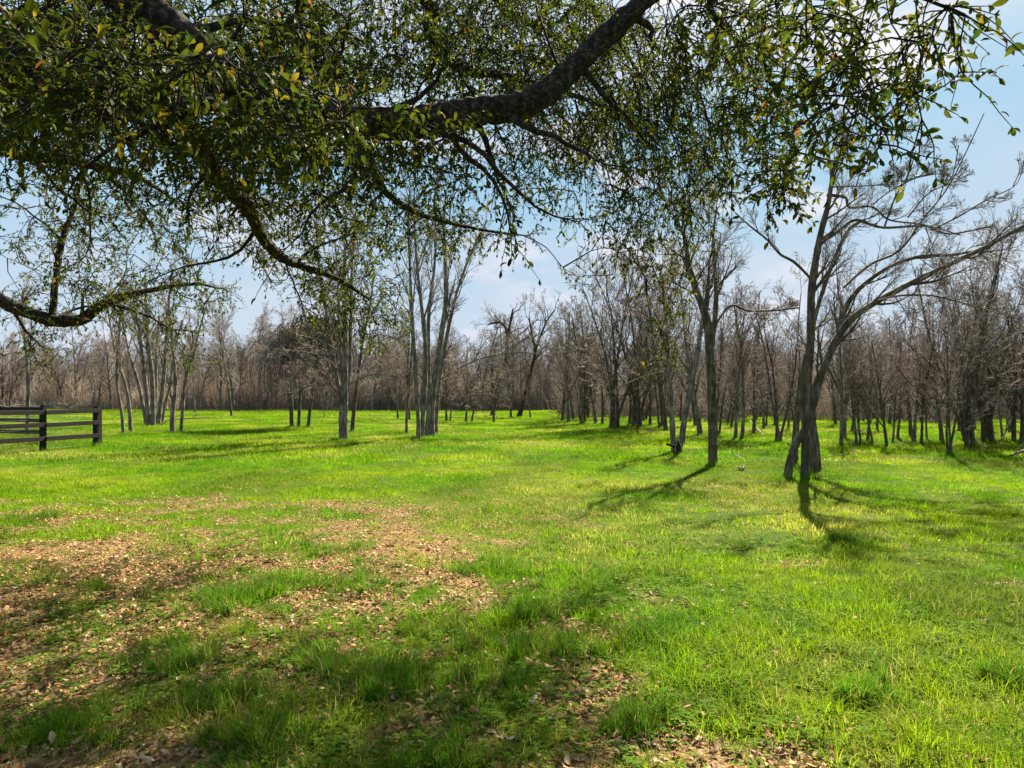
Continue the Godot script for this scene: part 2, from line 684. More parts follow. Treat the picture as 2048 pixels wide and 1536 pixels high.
func leaf_litter() -> void:
	var kinds := []
	for i in 5:
		kinds.append(leaf_mesh(M.dead, R(0.1, 0.9), R(0.9, 1.35), 0.05))
	var places := []
	for d10 in range(22, 130):
		var d := d10 * 0.1
		var half := 0.8 * d + 1.4
		var per := 560.0 if d < 7.0 else 330.0
		for i in int(2.0 * half * 0.1 * per):
			var x := R(-half, half)
			var z := -(d + rng.randf() * 0.1)
			if rng.randf() > maxf(smoothstep(0.08, 0.6, litter(x, z)), 0.035):
				continue
			places.append([flat_on_ground(x, z, R(0.025, 0.07), R(0.003, 0.03)), rng.randi() % kinds.size(), dead_tint()])
	# the three hundred nearest in view are single leaves, the rest one litter
	var seen := []
	for p in places:
		var o: Vector3 = p[0].origin
		if absf(o.x) < -o.z * 0.745 and -o.z > 3.1:
			seen.append(p)
	seen.sort_custom(func(a, b): return a[0].origin.z > b[0].origin.z)
	seen = seen.slice(0, 300)
	var single := {}
	for p in seen:
		single[p] = true
	seen.sort_custom(func(a, b): return a[0].origin.x / a[0].origin.z > b[0].origin.x / b[0].origin.z)
	var tally := {}
	for p in seen:
		var word := tone_word(p[2])
		tally[word] = tally.get(word, 0) + 1
		var m := put("fallen_leaf", kinds[p[1]])
		m.transform = p[0]
		m.set_surface_override_material(0, dead_variant(p[2]))
		tag(m, "dry %s oak leaf in the nearest litter, %s %s one from the left" % [word, ordinal(tally[word]), word], "leaf", "dry leaves lying in the foreground")
	var by := []
	var tints := []
	for k in kinds:
		by.append([])
		tints.append(PackedColorArray())
	for p in places:
		if single.has(p):
			continue
		by[p[1]].append(p[0])
		tints[p[1]].append(p[2])
	var all := thing("leaf_litter", "carpet of dry brown oak leaves under the oak", "leaf litter")
	all.set_meta("kind", "stuff")
	for k in kinds.size():
		scatter("leaves", kinds[k], by[k], tints[k], all)


var dead_made := {}


func tone_word(c: Color) -> String:
	if c.r > 0.42:
		return "pale tan"
	if c.g < 0.135 and c.r > 0.2:
		return "rusty"
	return "brown" if c.r < 0.235 else "tan"


func dead_variant(c: Color) -> StandardMaterial3D:
	var key := tone_word(c)
	if not dead_made.has(key):
		var m: StandardMaterial3D = M.dead.duplicate()
		m.vertex_color_use_as_albedo = false
		m.albedo_texture = M.mottle
		m.uv1_triplanar = true
		m.uv1_scale = Vector3(2, 2, 2)
		var base := {"pale tan": Color(0.42, 0.31, 0.19), "rusty": Color(0.26, 0.115, 0.05), "brown": Color(0.20, 0.125, 0.07), "tan": Color(0.30, 0.20, 0.115)}
		m.albedo_color = base[key].linear_to_srgb()
		dead_made[key] = m
	return dead_made[key]


func weeds() -> void:
	# low broad-leaved plants between the grass
	var kinds := []
	for k in 4:
		var s := Shape.new()
		for i in 7:
			var a := R(0, TAU)
			var r := R(0.005, 0.05)
			var c := Vector3(cos(a) * r, R(0.012, 0.035), sin(a) * r)
			for j in 3:
				var b := a + j * TAU / 3.0
				var u := Vector3(cos(b), R(-0.2, 0.35), sin(b)) * R(0.009, 0.016)
				var w := Vector3(-u.z, R(-0.002, 0.002), u.x) * 0.55
				s.tri(c, c + u * 0.6 + w, c + u * 0.6 - w)
				s.tri(c + u * 0.6 + w, c + u * 1.15, c + u * 0.6 - w)
		kinds.append(s.mesh(M.clover))
	var by := [[], [], [], []]
	var tints := [PackedColorArray(), PackedColorArray(), PackedColorArray(), PackedColorArray()]
	for i in 6000:
		var d := R(2.3, 8.5)
		var x := R(-0.85, 0.85) * d
		var n := patch.get_noise_2d(x * 1.3 + 77.0, d * 1.3)
		if n < -0.05 + R(-0.15, 0.15):
			continue
		var k := rng.randi() % 4
		var s := R(0.7, 1.5)
		by[k].append(Transform3D(Basis(Vector3.UP, R(0, TAU)).scaled(Vector3(s, s, s)), Vector3(x, gh(x, -d), -d)))
		tints[k].append(Color(0.065, 0.15, 0.014).lerp(Color(0.12, 0.19, 0.02), rng.randf()))
	var all := thing("low_weeds", "small round-leaved green weeds between the grass blades", "weeds")
	all.set_meta("kind", "stuff")
	for k in 4:
		scatter("sprigs", kinds[k], by[k], tints[k], all)


func tussocks() -> void:
	var spots := [
		[660, 1100, 85, "wide dark tussock in the sunlit litter left of centre, farthest of its neighbours"],
		[560, 1165, 70, "grass tussock just in front of the wide dark one, left of centre"],
		[690, 1165, 60, "grass tussock beside the litter gap left of centre, right one of a pair"],
		[985, 1135, 52, "small round grass tussock standing alone near the picture centre"],
		[440, 1200, 60, "bright grass tussock amid brown leaves, left of the pair"],
		[75, 1045, 80, "long flattened grass tussock at the left edge"],
		[960, 1370, 115, "largest dark grass tussock, front and centre in the shade"],
		[1040, 1300, 80, "dark grass tussock touching the back of the largest one"],
		[1065, 1235, 38, "small bright upright tussock behind the largest ones"],
		[760, 1370, 85, "tall shaded tussock left of the largest one"],
		[650, 1330, 60, "shaded tussock between leaf patches, left neighbour of the tall one"],
		[350, 1330, 80, "dark tussock in shade, lower left among leaves"],
		[430, 1400, 70, "shaded tussock nearest the lower left leaves"],
		[130, 1440, 90, "broad shaded tussock in the lower left corner"],
		[500, 1490, 75, "arching long-bladed tussock at the bottom, left of centre"],
		[1745, 1390, 48, "spiky green tussock in sunlit grass at lower right"],
		[2010, 1370, 45, "grass tussock at the right edge of the lower foreground"],
		[1250, 1450, 60, "olive tussock among dry leaves, lower right of centre"],
		[1700, 1085, 45, "flat green tussock on the sunny slope at right"],
		[900, 1510, 55, "grass tussock cut by the bottom edge near the middle"],
	]
	for a in spots:
		var p := on_ground(a[0], a[1])
		var r: float = a[2] / F * -p.z
		var s := Shape.new()
		var count := int(clampf(70000.0 * r * r, 320, 1900))
		var lobes := []
		for i in 12:
			lobes.append([Vector3(rng.randfn() * 0.6 * r, 0, rng.randfn() * 0.5 * r), R(0.2, 0.6) * r, R(0.5, 1.1), Vector3(R(-0.4, 0.4), 0, R(-0.4, 0.4))])
		for i in count:
			var lobe: Array = lobes[rng.randi() % lobes.size()]
			var an := R(0, TAU)
			var rr: float = absf(rng.randfn()) * 0.65 * lobe[1]
			var q: Vector3 = lobe[0] + Vector3(cos(an) * rr, 0, sin(an) * rr)
			q.y = gh(p.x + q.x, p.z + q.z) - p.y - 0.015
			var lean: Vector3 = Vector3(cos(an), 0, sin(an)) * R(0.0, 0.9) * (rr / lobe[1]) + lobe[3] + Vector3(R(-0.45, 0.45), 0, R(-0.45, 0.45))
			var before := s.v.size()
			blade(s, q, lean, R(0.06, 0.21) * lobe[2], R(0.003, 0.0052), 4)
			var tone := Color(0.05, 0.145, 0.008).lerp(Color(0.10, 0.20, 0.010), rng.randf())
			var k := rng.randf()
			if k > 0.94:
				tone = Color(0.34, 0.27, 0.12)
			elif k > 0.84:
				tone = Color(0.16, 0.17, 0.02)
			for j in range(before, s.v.size()):
				s.c.append(tone)
		var o := put("grass_tussock", s.mesh(M.grass))
		o.position = p
		tag(o, a[3], "grass tussock", "tussocks in the foreground")


# ---------------------------------------------------------------- bare trees

func grow(o: Array, p: Vector3, dir: Vector3, length: float, r: float, level: int, st: Dictionary) -> void:
	# o: [branches, twigs]
	var segs: int = [9, 6, 4, 3, 3][level]
	var last: int = st.n.size()
	var pts := PackedVector3Array([p])
	var rad := PackedFloat32Array([r])
	var step := length / segs
	var tip: float = maxf(r * 0.28, st.thin)
	for i in segs:
		dir = (dir + any_dir() * st.wob + Vector3.UP * st.up[level]).normalized()
		p += dir * step * R(0.8, 1.2)
		pts.append(p)
		rad.append(lerpf(r, tip, float(i + 1) / segs))
	if level <= 1:
		o[0].tube(pts, rad, 6 if level == 0 else 4)
	else:
		o[1].tube(pts, rad, 3)
	if level >= last:
		return
	var n := int(st.n[level] * R(0.75, 1.3) + 0.5)
	for k in n:
		var t := lerpf(0.18, 1.0, (k + rng.randf()) / n)
		var f := t * segs
		var i := mini(int(f), segs - 1)
		var q := pts[i].lerp(pts[i + 1], f - i)
		var along := (pts[i + 1] - pts[i]).normalized()
		var side := along.cross(any_dir()).normalized()
		var ang: float = st.ang * R(0.6, 1.35)
		var nd := (along * cos(ang) + side * sin(ang)).normalized()
		grow(o, q, nd, length * st.ratio * (1.15 - 0.65 * t) * R(0.65, 1.25), maxf(rad[i] * R(0.45, 0.65), st.thin), level + 1, st)


func limbs_on(o: Array, pts: PackedVector3Array, rad: PackedFloat32Array, n: int, t0: float, length: float, st: Dictionary, stem: Node3D = null, wood: Material = null) -> void:
	var k1 := pts.size() - 1
	for k in n:
		var t := lerpf(t0, 1.0, (k + rng.randf() * 0.9) / n)
		var f := t * k1
		var i := mini(int(f), k1 - 1)
		var q := pts[i].lerp(pts[i + 1], f - i)
		var along := (pts[i + 1] - pts[i]).normalized()
		var side := along.cross(any_dir()).normalized()
		var ang: float = st.open * R(0.6, 1.3)
		if stem:   # every limb of a near tree is a part of its own
			o[0] = Shape.new()
		grow(o, q, (along * cos(ang) + side * sin(ang)).normalized(), length * (1.15 - 0.55 * t) * R(0.7, 1.2), maxf(rad[i] * R(0.4, 0.6), 0.012), 0, st)
		if stem:
			put("branch", o[0].mesh(wood), stem)


func style(over := {}) -> Dictionary:
	var st := {"n": [6, 5, 4], "wob": 0.16, "up": [0.07, 0.04, 0.02, 0.0], "ang": 0.75, "open": 0.7, "ratio": 0.5, "thin": 0.0042}
	st.merge(over, true)
	return st


func traced(stem: Array, d0: float, d1: float, per := 6) -> Array:
	# a stem traced as [x, y, width] in the photograph's pixels, standing at its own distance
	var pts := []
	var rad := []
	for i in stem.size():
		var d := lerpf(d0, d1, float(i) / (stem.size() - 1))
		pts.append(at(stem[i][0], stem[i][1], d))
		rad.append(stem[i][2] * 0.42 / F * d)
	pts[0].y = gh(pts[0].x, pts[0].z) - 0.12 if absf(pts[0].y) < 0.6 else pts[0].y
	return [curve(pts, per), spread_radii(rad, per)]


var bases := []   # where trunks stand: the mower leaves longer grass there


func traced_tree(called: String, label: String, group: String, stems: Array, wood: Material, crown: Array) -> Node3D:
	# stems: [points, how far the top leans in depth, limbs, first limb, limb length, style]; crown: spare limbs as tubes
	var p0: Vector3 = on_ground(stems[0][0][0][0], maxf(stems[0][0][0][1], 824.0))
	var t := thing(called, label, "tree", group, Vector3(p0.x, 0, p0.z))
	for a in stems:
		var o := [Shape.new(), Shape.new()]
		var base: Array = a[0][0]
		var d := depth_of(maxf(base[1], 824.0)) if a.size() < 7 else float(a[6])
		var tr := traced(a[0], d, d + a[1])
		var pts: PackedVector3Array = tr[0]
		var rad: PackedFloat32Array = tr[1]
		if a.size() < 7:
			rad[0] *= 1.75
			rad[1] *= 1.28
			rad[2] *= 1.08
			bases.append([pts[0], rad[0]])
		for i in pts.size():
			pts[i] -= t.position
		var s := Shape.new()
		s.tube(pts, rad, 16 if rad[0] > 0.06 else 9, fine, 0.3, 5.0)
		var stem := put("trunk" if a.size() < 7 else "limb", s.mesh(wood), t)
		limbs_on(o, pts, rad, a[2], a[3], a[4], a[5], stem, wood)
		if o[1].v.size():
			put("twigs", o[1].mesh(M.dark_twig if wood == M.brown else M.twig), stem).set_meta("kind", "stuff")
	return t


func field_trees() -> void:
	var up := style({"open": 0.5, "ang": 0.6, "wob": 0.12, "up": [0.09, 0.06, 0.03, 0], "ratio": 0.55, "thin": 0.005})
	var low := style({"open": 1.15, "wob": 0.2, "up": [0.03, 0.0, -0.01, -0.02], "ratio": 0.6, "n": [7, 5, 3], "thin": 0.005})
	var arch := style({"open": 0.75, "wob": 0.13, "up": [0.05, 0.06, 0.04, 0.02], "n": [6, 5, 3], "ang": 0.6, "ratio": 0.66, "thin": 0.0032})
	# A: the clump on the right, nearest of all
	traced_tree("bare_tree", "nearest bare tree at right, several crossing trunks and a long bough arching right", "bare trees standing in the meadow", [
		[[[1571, 962, 21], [1582, 920, 20], [1594, 885, 16], [1616, 844, 17], [1630, 791, 17], [1651, 728, 17], [1697, 644, 16], [1781, 588, 14], [1887, 535, 12], [1970, 495, 10], [2060, 445, 8]], 0.6, 12, 0.42, 1.5, arch],
		[[[1607, 961, 21], [1612, 897, 20], [1612, 791, 21], [1621, 686, 19], [1623, 581, 17], [1641, 470, 14], [1656, 410, 11], [1664, 350, 9], [1656, 310, 8], [1653, 262, 7]], 0.4, 13, 0.4, 1.15, arch],
		[[[1633, 945, 23], [1630, 890, 22], [1622, 820, 20], [1640, 750, 17], [1672, 680, 14], [1700, 600, 11], [1760, 545, 9], [1830, 515, 8], [1900, 510, 6], [1960, 500, 5]], 0.8, 10, 0.45, 1.3, arch],
		[[[1588, 926, 17], [1592, 860, 15], [1600, 774, 14], [1618, 690, 11], [1640, 600, 9], [1690, 470, 8], [1730, 440, 5]], 0.6, 8, 0.45, 1.2, arch],
		[[[1624, 560, 7], [1590, 525, 7], [1560, 508, 6], [1535, 480, 5], [1500, 452, 4], [1470, 425, 3]], 0.3, 4, 0.3, 0.6, arch, 14.5],
		[[[1664, 335, 7], [1640, 320, 7], [1610, 308, 6], [1590, 305, 5], [1578, 285, 4], [1576, 245, 3]], 0.3, 3, 0.4, 0.5, arch, 14.6],
		[[[1662, 350, 7], [1684, 300, 6], [1702, 278, 6], [1750, 270, 5], [1800, 272, 4], [1835, 290, 3]], 0.3, 5, 0.3, 0.5, arch, 14.6],
		[[[1655, 390, 8], [1690, 395, 7], [1700, 415, 6], [1745, 414, 5], [1780, 440, 4], [1850, 450, 3], [1920, 470, 3]], 0.5, 6, 0.3, 0.8, arch, 14.6],
		[[[1650, 480, 8], [1680, 460, 9], [1712, 440, 7], [1765, 455, 6], [1850, 452, 5], [1900, 468, 4], [1990, 450, 3]], 0.6, 6, 0.3, 0.9, arch, 14.5],
		[[[1687, 575, 6], [1741, 529, 6], [1800, 500, 5], [1848, 435, 4], [1901, 366, 3], [1968, 227, 2]], 0.5, 6, 0.3, 0.7, arch, 14.5],
		[[[1768, 457, 5], [1789, 398, 4], [1816, 350, 3], [1832, 302, 2]], 0.3, 5, 0.3, 0.5, arch, 14.8],
		[[[1816, 435, 4], [1856, 387, 3], [1901, 360, 3], [1917, 291, 2]], 0.3, 5, 0.3, 0.5, arch, 14.9],
		[[[1864, 460, 4], [1917, 433, 4], [1976, 398, 3], [2032, 369, 2], [2048, 320, 2]], 0.3, 6, 0.3, 0.6, arch, 14.9],
		[[[1746, 409, 4], [1781, 382, 3], [1848, 350, 3], [1901, 350, 2]], 0.3, 5, 0.3, 0.5, arch, 14.8],
		[[[1666, 374, 4], [1741, 371, 3], [1794, 363, 3], [1875, 347, 2]], 0.3, 5, 0.3, 0.5, arch, 14.6],
		[[[1660, 307, 5], [1693, 283, 4], [1730, 264, 3], [1768, 235, 3], [1830, 190, 2], [1890, 155, 1.5]], 0.3, 5, 0.3, 0.5, arch, 14.6],
		[[[1697, 644, 6], [1760, 600, 5], [1850, 590, 4], [1940, 610, 3], [2040, 640, 2]], -0.4, 7, 0.25, 0.8, low, 14.3],
		[[[1655, 735, 6], [1668, 760, 5], [1680, 785, 5], [1690, 808, 4]], 0.2, 0, 0.3, 0.4, arch, 14.3],
	], M.brown, [])
	# B: single straight trunk
	traced_tree("bare_tree", "straight brown trunk forking high, standing alone left of the crossing clump", "bare trees standing in the meadow", [
		[[[1426, 933, 24], [1426, 890, 21], [1424, 800, 20], [1420, 720, 19], [1415, 650, 20], [1400, 600, 17], [1386, 560, 14], [1374, 510, 11], [1366, 440, 8], [1372, 380, 6]], 0.5, 10, 0.45, 1.6, arch],
		[[[1422, 700, 12], [1430, 640, 12], [1432, 590, 10], [1430, 540, 8], [1426, 480, 6], [1432, 420, 4]], 0.4, 6, 0.3, 1.3, arch, 17.4],
		[[[1425, 660, 5], [1460, 612, 5], [1500, 622, 5], [1560, 620, 4], [1600, 615, 3]], -0.3, 5, 0.3, 0.8, low, 17.3],
		[[[1420, 620, 4], [1390, 590, 4], [1360, 572, 4], [1330, 560, 3], [1300, 575, 2]], 0.3, 4, 0.3, 0.8, low, 17.4],
	], M.brown, [])
	# C: the pair with the stump
	traced_tree("bare_tree", "grey leaning twin of a forked pair, right of the dark stump", "bare trees standing in the meadow", [
		[[[1363, 894, 16], [1366, 860, 14], [1374, 810, 13], [1384, 760, 12], [1395, 710, 10], [1402, 660, 8], [1412, 590, 6], [1420, 520, 4]], 0.5, 8, 0.45, 1.8, up],
	], M.bark, [])
	traced_tree("bare_tree", "grey upright trunk of a forked pair, directly behind the dark stump", "bare trees standing in the meadow", [
		[[[1349, 904, 15], [1346, 870, 13], [1342, 810, 12], [1338, 750, 10], [1334, 690, 8], [1330, 620, 6], [1322, 540, 4]], 0.5, 9, 0.4, 1.8, up],
		[[[1340, 790, 5], [1333, 760, 4], [1322, 745, 3], [1270, 760, 3], [1210, 790, 3]], 0.2, 4, 0.3, 0.8, low, 21.4],
	], M.bark, [])
	# D: the tall clump in the centre
	traced_tree("bare_tree", "tall grey clump of fanning trunks nearest the picture centre", "bare trees standing in the meadow", [
		[[[862, 872, 20], [862, 820, 17], [868, 770, 15], [876, 720, 14], [884, 660, 12], [893, 590, 10], [890, 520, 8], [888, 450, 6], [892, 380, 4]], 0.5, 9, 0.45, 2.4, up],
		[[[837, 879, 10], [836, 830, 9], [832, 760, 9], [828, 690, 8], [823, 610, 7], [820, 540, 6], [817, 460, 5], [818, 390, 3]], 0.3, 7, 0.5, 1.8, up],
		[[[842, 877, 12], [847, 820, 11], [851, 740, 11], [850, 680, 10], [843, 610, 8], [835, 540, 7], [830, 470, 5], [828, 390, 4]], -0.3, 8, 0.45, 2.0, up],
		[[[870, 870, 13], [873, 810, 11], [880, 750, 10], [890, 690, 9], [905, 620, 8], [918, 570, 6], [945, 500, 5], [975, 440, 3]], 0.8, 9, 0.35, 2.3, up],
		[[[852, 870, 10], [858, 800, 10], [857, 700, 9], [858, 620, 8], [868, 540, 6], [872, 470, 5], [868, 390, 3]], 0.6, 8, 0.4, 2.0, up],
		[[[880, 760, 4], [930, 730, 4], [980, 712, 4], [1040, 705, 3], [1100, 712, 3]], -0.4, 10, 0.15, 1.4, low, 30.5],
		[[[878, 800, 4], [920, 770, 4], [965, 760, 3], [1010, 775, 3]], -0.5, 8, 0.15, 1.2, low, 30.5],
		[[[875, 790, 3], [920, 795, 3], [960, 790, 3], [1020, 800, 2]], -0.8, 8, 0.15, 0.9, low, 30.4],
	], M.bark, [])
	traced_tree("bare_tree", "single thin trunk just left of the tall central clump", "bare trees standing in the meadow", [
		[[[813, 867, 7], [814, 820, 6], [819, 760, 6], [824, 690, 5], [826, 610, 4], [834, 530, 3]], 0.3, 7, 0.4, 1.6, up],
	], M.bark, [])
	# E: thick trunk left of it
	traced_tree("bare_tree", "thick grey tree left of the central clump, splitting into four stems", "bare trees standing in the meadow", [
		[[[687, 881, 23], [687, 850, 20], [687, 810, 19], [688, 770, 18], [690, 720, 14], [691, 660, 12], [688, 590, 10], [690, 510, 7], [692, 430, 5]], 0.4, 8, 0.5, 2.0, up],
		[[[683, 800, 10], [672, 750, 10], [664, 700, 9], [655, 640, 8], [645, 580, 7], [636, 510, 5], [632, 430, 3]], 0.2, 8, 0.35, 1.8, up, 28.0],
		[[[692, 790, 10], [699, 740, 10], [700, 680, 9], [703, 610, 7], [704, 530, 6], [712, 450, 4]], 0.5, 8, 0.4, 1.8, up, 28.2],
		[[[687, 770, 7], [682, 720, 7], [678, 650, 6], [676, 570, 5], [670, 480, 3]], 0.6, 6, 0.4, 1.6, up, 28.4],
		[[[680, 800, 5], [665, 772, 4], [640, 765, 4], [610, 775, 3], [575, 770, 3]], -0.6, 12, 0.15, 1.4, low, 27.8],
		[[[676, 740, 5], [650, 715, 4], [610, 705, 4], [560, 700, 3], [520, 690, 2]], -0.5, 12, 0.15, 1.5, low, 27.8],
		[[[672, 700, 4], [640, 680, 4], [600, 672, 3], [560, 650, 3]], 0.3, 10, 0.15, 1.4, low, 27.8],
		[[[696, 770, 4], [740, 750, 3], [790, 752, 3]], 0.3, 8, 0.15, 1.2, low, 28.2],
	], M.bark, [])
	traced_tree("bare_tree", "slim dark tree leaning right behind the thick grey one", "bare trees standing in the meadow", [
		[[[704, 866, 11], [707, 830, 9], [712, 780, 8], [720, 720, 7], [728, 670, 6], [740, 610, 4], [748, 550, 3]], 0.4, 8, 0.4, 1.8, up],
	], M.brown, [])
	# G: the clumps on the left
	traced_tree("bare_tree", "broad many-stemmed tree with a root tangle, left side of the field", "bare trees standing in the meadow", [
		[[[297, 853, 11.1], [295, 810, 9.6], [290, 760, 8.9], [283, 700, 7.4], [275, 640, 5.9], [262, 570, 3.7]], 0.5, 8, 0.4, 2.8, up],
		[[[305, 853, 12.6], [306, 800, 10.4], [303, 740, 9.6], [296, 680, 8.1], [292, 620, 5.9], [290, 550, 3.7]], 0.8, 8, 0.4, 2.8, up],
		[[[315, 851, 11.1], [322, 800, 8.9], [328, 750, 8.1], [332, 690, 6.7], [335, 620, 5.2], [342, 560, 3.0]], 0.2, 8, 0.4, 2.6, up],
		[[[293, 850, 7.4], [284, 800, 7.4], [272, 750, 6.7], [258, 705, 5.2], [246, 650, 3.7], [236, 600, 2.2]], 0.4, 7, 0.4, 2.4, up],
		[[[322, 848, 6.7], [330, 810, 5.9], [340, 770, 5.2], [350, 700, 4.4], [364, 640, 3.0]], -0.3, 7, 0.4, 2.2, up],
		[[[310, 846, 6.7], [312, 780, 5.9], [313, 700, 5.2], [318, 630, 3.7]], 1.0, 6, 0.4, 2.2, up],
		[[[318, 846, 3.0], [335, 841, 2.2], [360, 838, 2.2], [420, 835, 1.5]], -0.2, 1, 0.3, 0.6, low, 43.0],
		[[[304, 846, 3.0], [304, 860, 2.2], [308, 868, 2.2], [314, 866, 1.5]], -1.0, 0, 0.3, 0.6, low, 42.5],
	], M.bark, [])
	traced_tree("bare_tree", "left of two slim curved trunks beside the fence end", "bare trees standing in the meadow", [
		[[[247, 869, 8], [244, 830, 7], [237, 790, 6], [233, 750, 6], [236, 700, 5], [240, 640, 4], [238, 580, 3]], 0.3, 8, 0.4, 1.7, up],
	], M.bark, [])
	traced_tree("bare_tree", "right of two slim curved trunks beside the fence end", "bare trees standing in the meadow", [
		[[[262, 866, 9], [259, 820, 8], [253, 780, 7], [242, 740, 6], [230, 700, 5], [222, 660, 4], [214, 600, 3]], 0.3, 8, 0.4, 1.7, up],
	], M.bark, [])
	traced_tree("bare_tree", "straight slim stem in front of the root-tangle tree, left of two", "bare trees standing in the meadow", [
		[[[345, 866, 12], [345, 830, 10], [350, 780, 8], [349, 730, 7], [343, 680, 5], [338, 620, 4], [342, 560, 3]], 0.3, 8, 0.4, 1.7, up],
	], M.bark, [])
	traced_tree("bare_tree", "slim stem leaning right in front of the root-tangle tree, right of two", "bare trees standing in the meadow", [
		[[[361, 865, 8], [365, 825, 7], [368, 780, 7], [376, 740, 6], [388, 710, 5], [396, 670, 4], [410, 620, 3]], 0.4, 8, 0.4, 1.8, up],
	], M.bark, [])
	traced_tree("bare_tree", "slender tree directly behind the dark board fence", "bare trees standing in the meadow", [
		[[[55, 873, 9], [55, 830, 8], [56, 780, 8], [54, 720, 7], [50, 680, 6], [44, 640, 4], [46, 580, 3]], 0.3, 9, 0.45, 1.9, up],
	], M.bark, [])
	vine_tree()
	# J: two old dark trees far off in the gap
	var old := style({"open": 0.8, "wob": 0.3, "ang": 0.9, "up": [0.05, 0.03, 0.02, 0], "thin": 0.009, "n": [5, 4, 3]})
	traced_tree("bare_tree", "dark ivy-stained old tree leaning right, left one in the gap", "old trees in the gap of the far woods", [
		[[[985, 832, 11], [990, 800, 10], [998, 770, 10], [1008, 740, 9], [1014, 700, 8], [1018, 660, 6], [1026, 618, 4]], 1.0, 8, 0.5, 5.0, old],
		[[[1016, 680, 6], [1008, 650, 5], [990, 645, 4], [975, 650, 3]], 0.5, 5, 0.2, 3.0, old, 71.0],
	], M.rot, [])
	traced_tree("bare_tree", "dark old tree leaning right, right one in the gap", "old trees in the gap of the far woods", [
		[[[1038, 834, 12], [1047, 800, 10], [1055, 770, 9], [1062, 740, 8], [1070, 705, 7], [1064, 670, 5], [1058, 635, 3]], 1.0, 8, 0.5, 4.5, old],
		[[[1068, 710, 6], [1082, 670, 5], [1095, 640, 4], [1110, 620, 3]], 0.8, 5, 0.2, 3.5, old, 66.5],
	], M.rot, [])


func vine_tree() -> void:
	var t := traced_tree("vine_covered_tree", "three trunks under a dark hanging tangle of vines, left of centre", "bare trees standing in the meadow", [
		[[[584, 857, 10], [583, 820, 9], [580, 770, 8], [576, 720, 7], [580, 670, 5], [590, 630, 3]], 0.4, 8, 0.35, 2.0, style({"wob": 0.25})],
		[[[597, 857, 8], [599, 810, 8], [600, 760, 7], [604, 700, 6], [600, 650, 4]], 0.8, 8, 0.35, 2.0, style({"wob": 0.25})],
		[[[616, 857, 8], [620, 820, 8], [628, 770, 7], [634, 720, 6], [636, 660, 4]], 0.6, 8, 0.35, 2.0, style({"wob": 0.25})],
	], M.brown, [])
	var s := Shape.new()
	var d := 39.5
	var boughs := []
	for k in 9:
		boughs.append(at(R(535, 680), R(640, 690), d + R(-1.2, 1.2)))
	for i in 1050:
		var a: Vector3 = boughs[rng.randi() % boughs.size()] + any_dir() * 0.55
		var out := Vector3(R(-1, 1), 0, R(-0.8, 0.8))
		var fall := R(1.2, 4.4) * (1.0 - 0.25 * absf(out.x))
		var b := a + out * R(0.5, 1.6) + Vector3(0, -fall, 0)
		var mid := (a + b) * 0.5 + Vector3(out.x * 0.5, R(0.1, 0.7), out.z * 0.5) + any_dir() * 0.25
		s.tube(curve([a, a.lerp(mid, 0.6) + any_dir() * 0.12, mid, mid.lerp(b, 0.6) + any_dir() * 0.15, b], 2), spread_radii([0.014, 0.012, 0.011, 0.008, 0.006], 2), 3)
	for i in s.v.size():
		s.v[i] -= t.position
	var o := put("vine_tangle", s.mesh(M.vine), t)
	o.set_meta("kind", "stuff")


func forest_kind(h: float, r: float, st: Dictionary, stems: int, n: int, wood: Material) -> Array:
	# [trunk mesh, crown mesh]
	var tr := Shape.new()
	var o := [Shape.new(), Shape.new()]
	for k in stems:
		var lean := Vector3(R(-1, 1), 0, R(-1, 1)) * (0.10 if stems == 1 else 0.2)
		var p := Vector3(R(-0.3, 0.3), -0.15, R(-0.3, 0.3)) * (0.0 if stems == 1 else 1.0) + Vector3(0, -0.15, 0)
		var pts := [p]
		var rad := [r * 1.3]
		var steps := 9
		for i in steps:
			lean += Vector3(R(-1, 1), 0, R(-1, 1)) * 0.07
			p += (Vector3.UP + lean).normalized() * h * 0.8 / steps
			pts.append(p)
			rad.append(lerpf(r, r * 0.25, (i + 1.0) / steps))
		var c := curve(pts, 2)
		var rr := spread_radii(rad, 2)
		tr.tube(c, rr, 8, fine, 0.14, 5.0)
		limbs_on(o, c, rr, n, 0.17, h * 0.29, st)
	o[0].mesh(wood)
	var m := o[0].mesh(wood) as ArrayMesh
	o[1].mesh(M.twig, m)
	return [tr.mesh(wood), m]


func forest_tree(kind: Array, called: String, label: String, group: String, where: Vector3, turn: float, size: float, lean := 0.0) -> void:
	var t := thing(called, label, "tree", group, where)
	put("trunk", kind[0], t)
	put("crown", kind[1], t)
	t.basis = Basis(Vector3(R(-1, 1), 0, R(-1, 1)).normalized(), lean) * Basis(Vector3.UP, turn) * Basis.from_scale(Vector3.ONE * size)


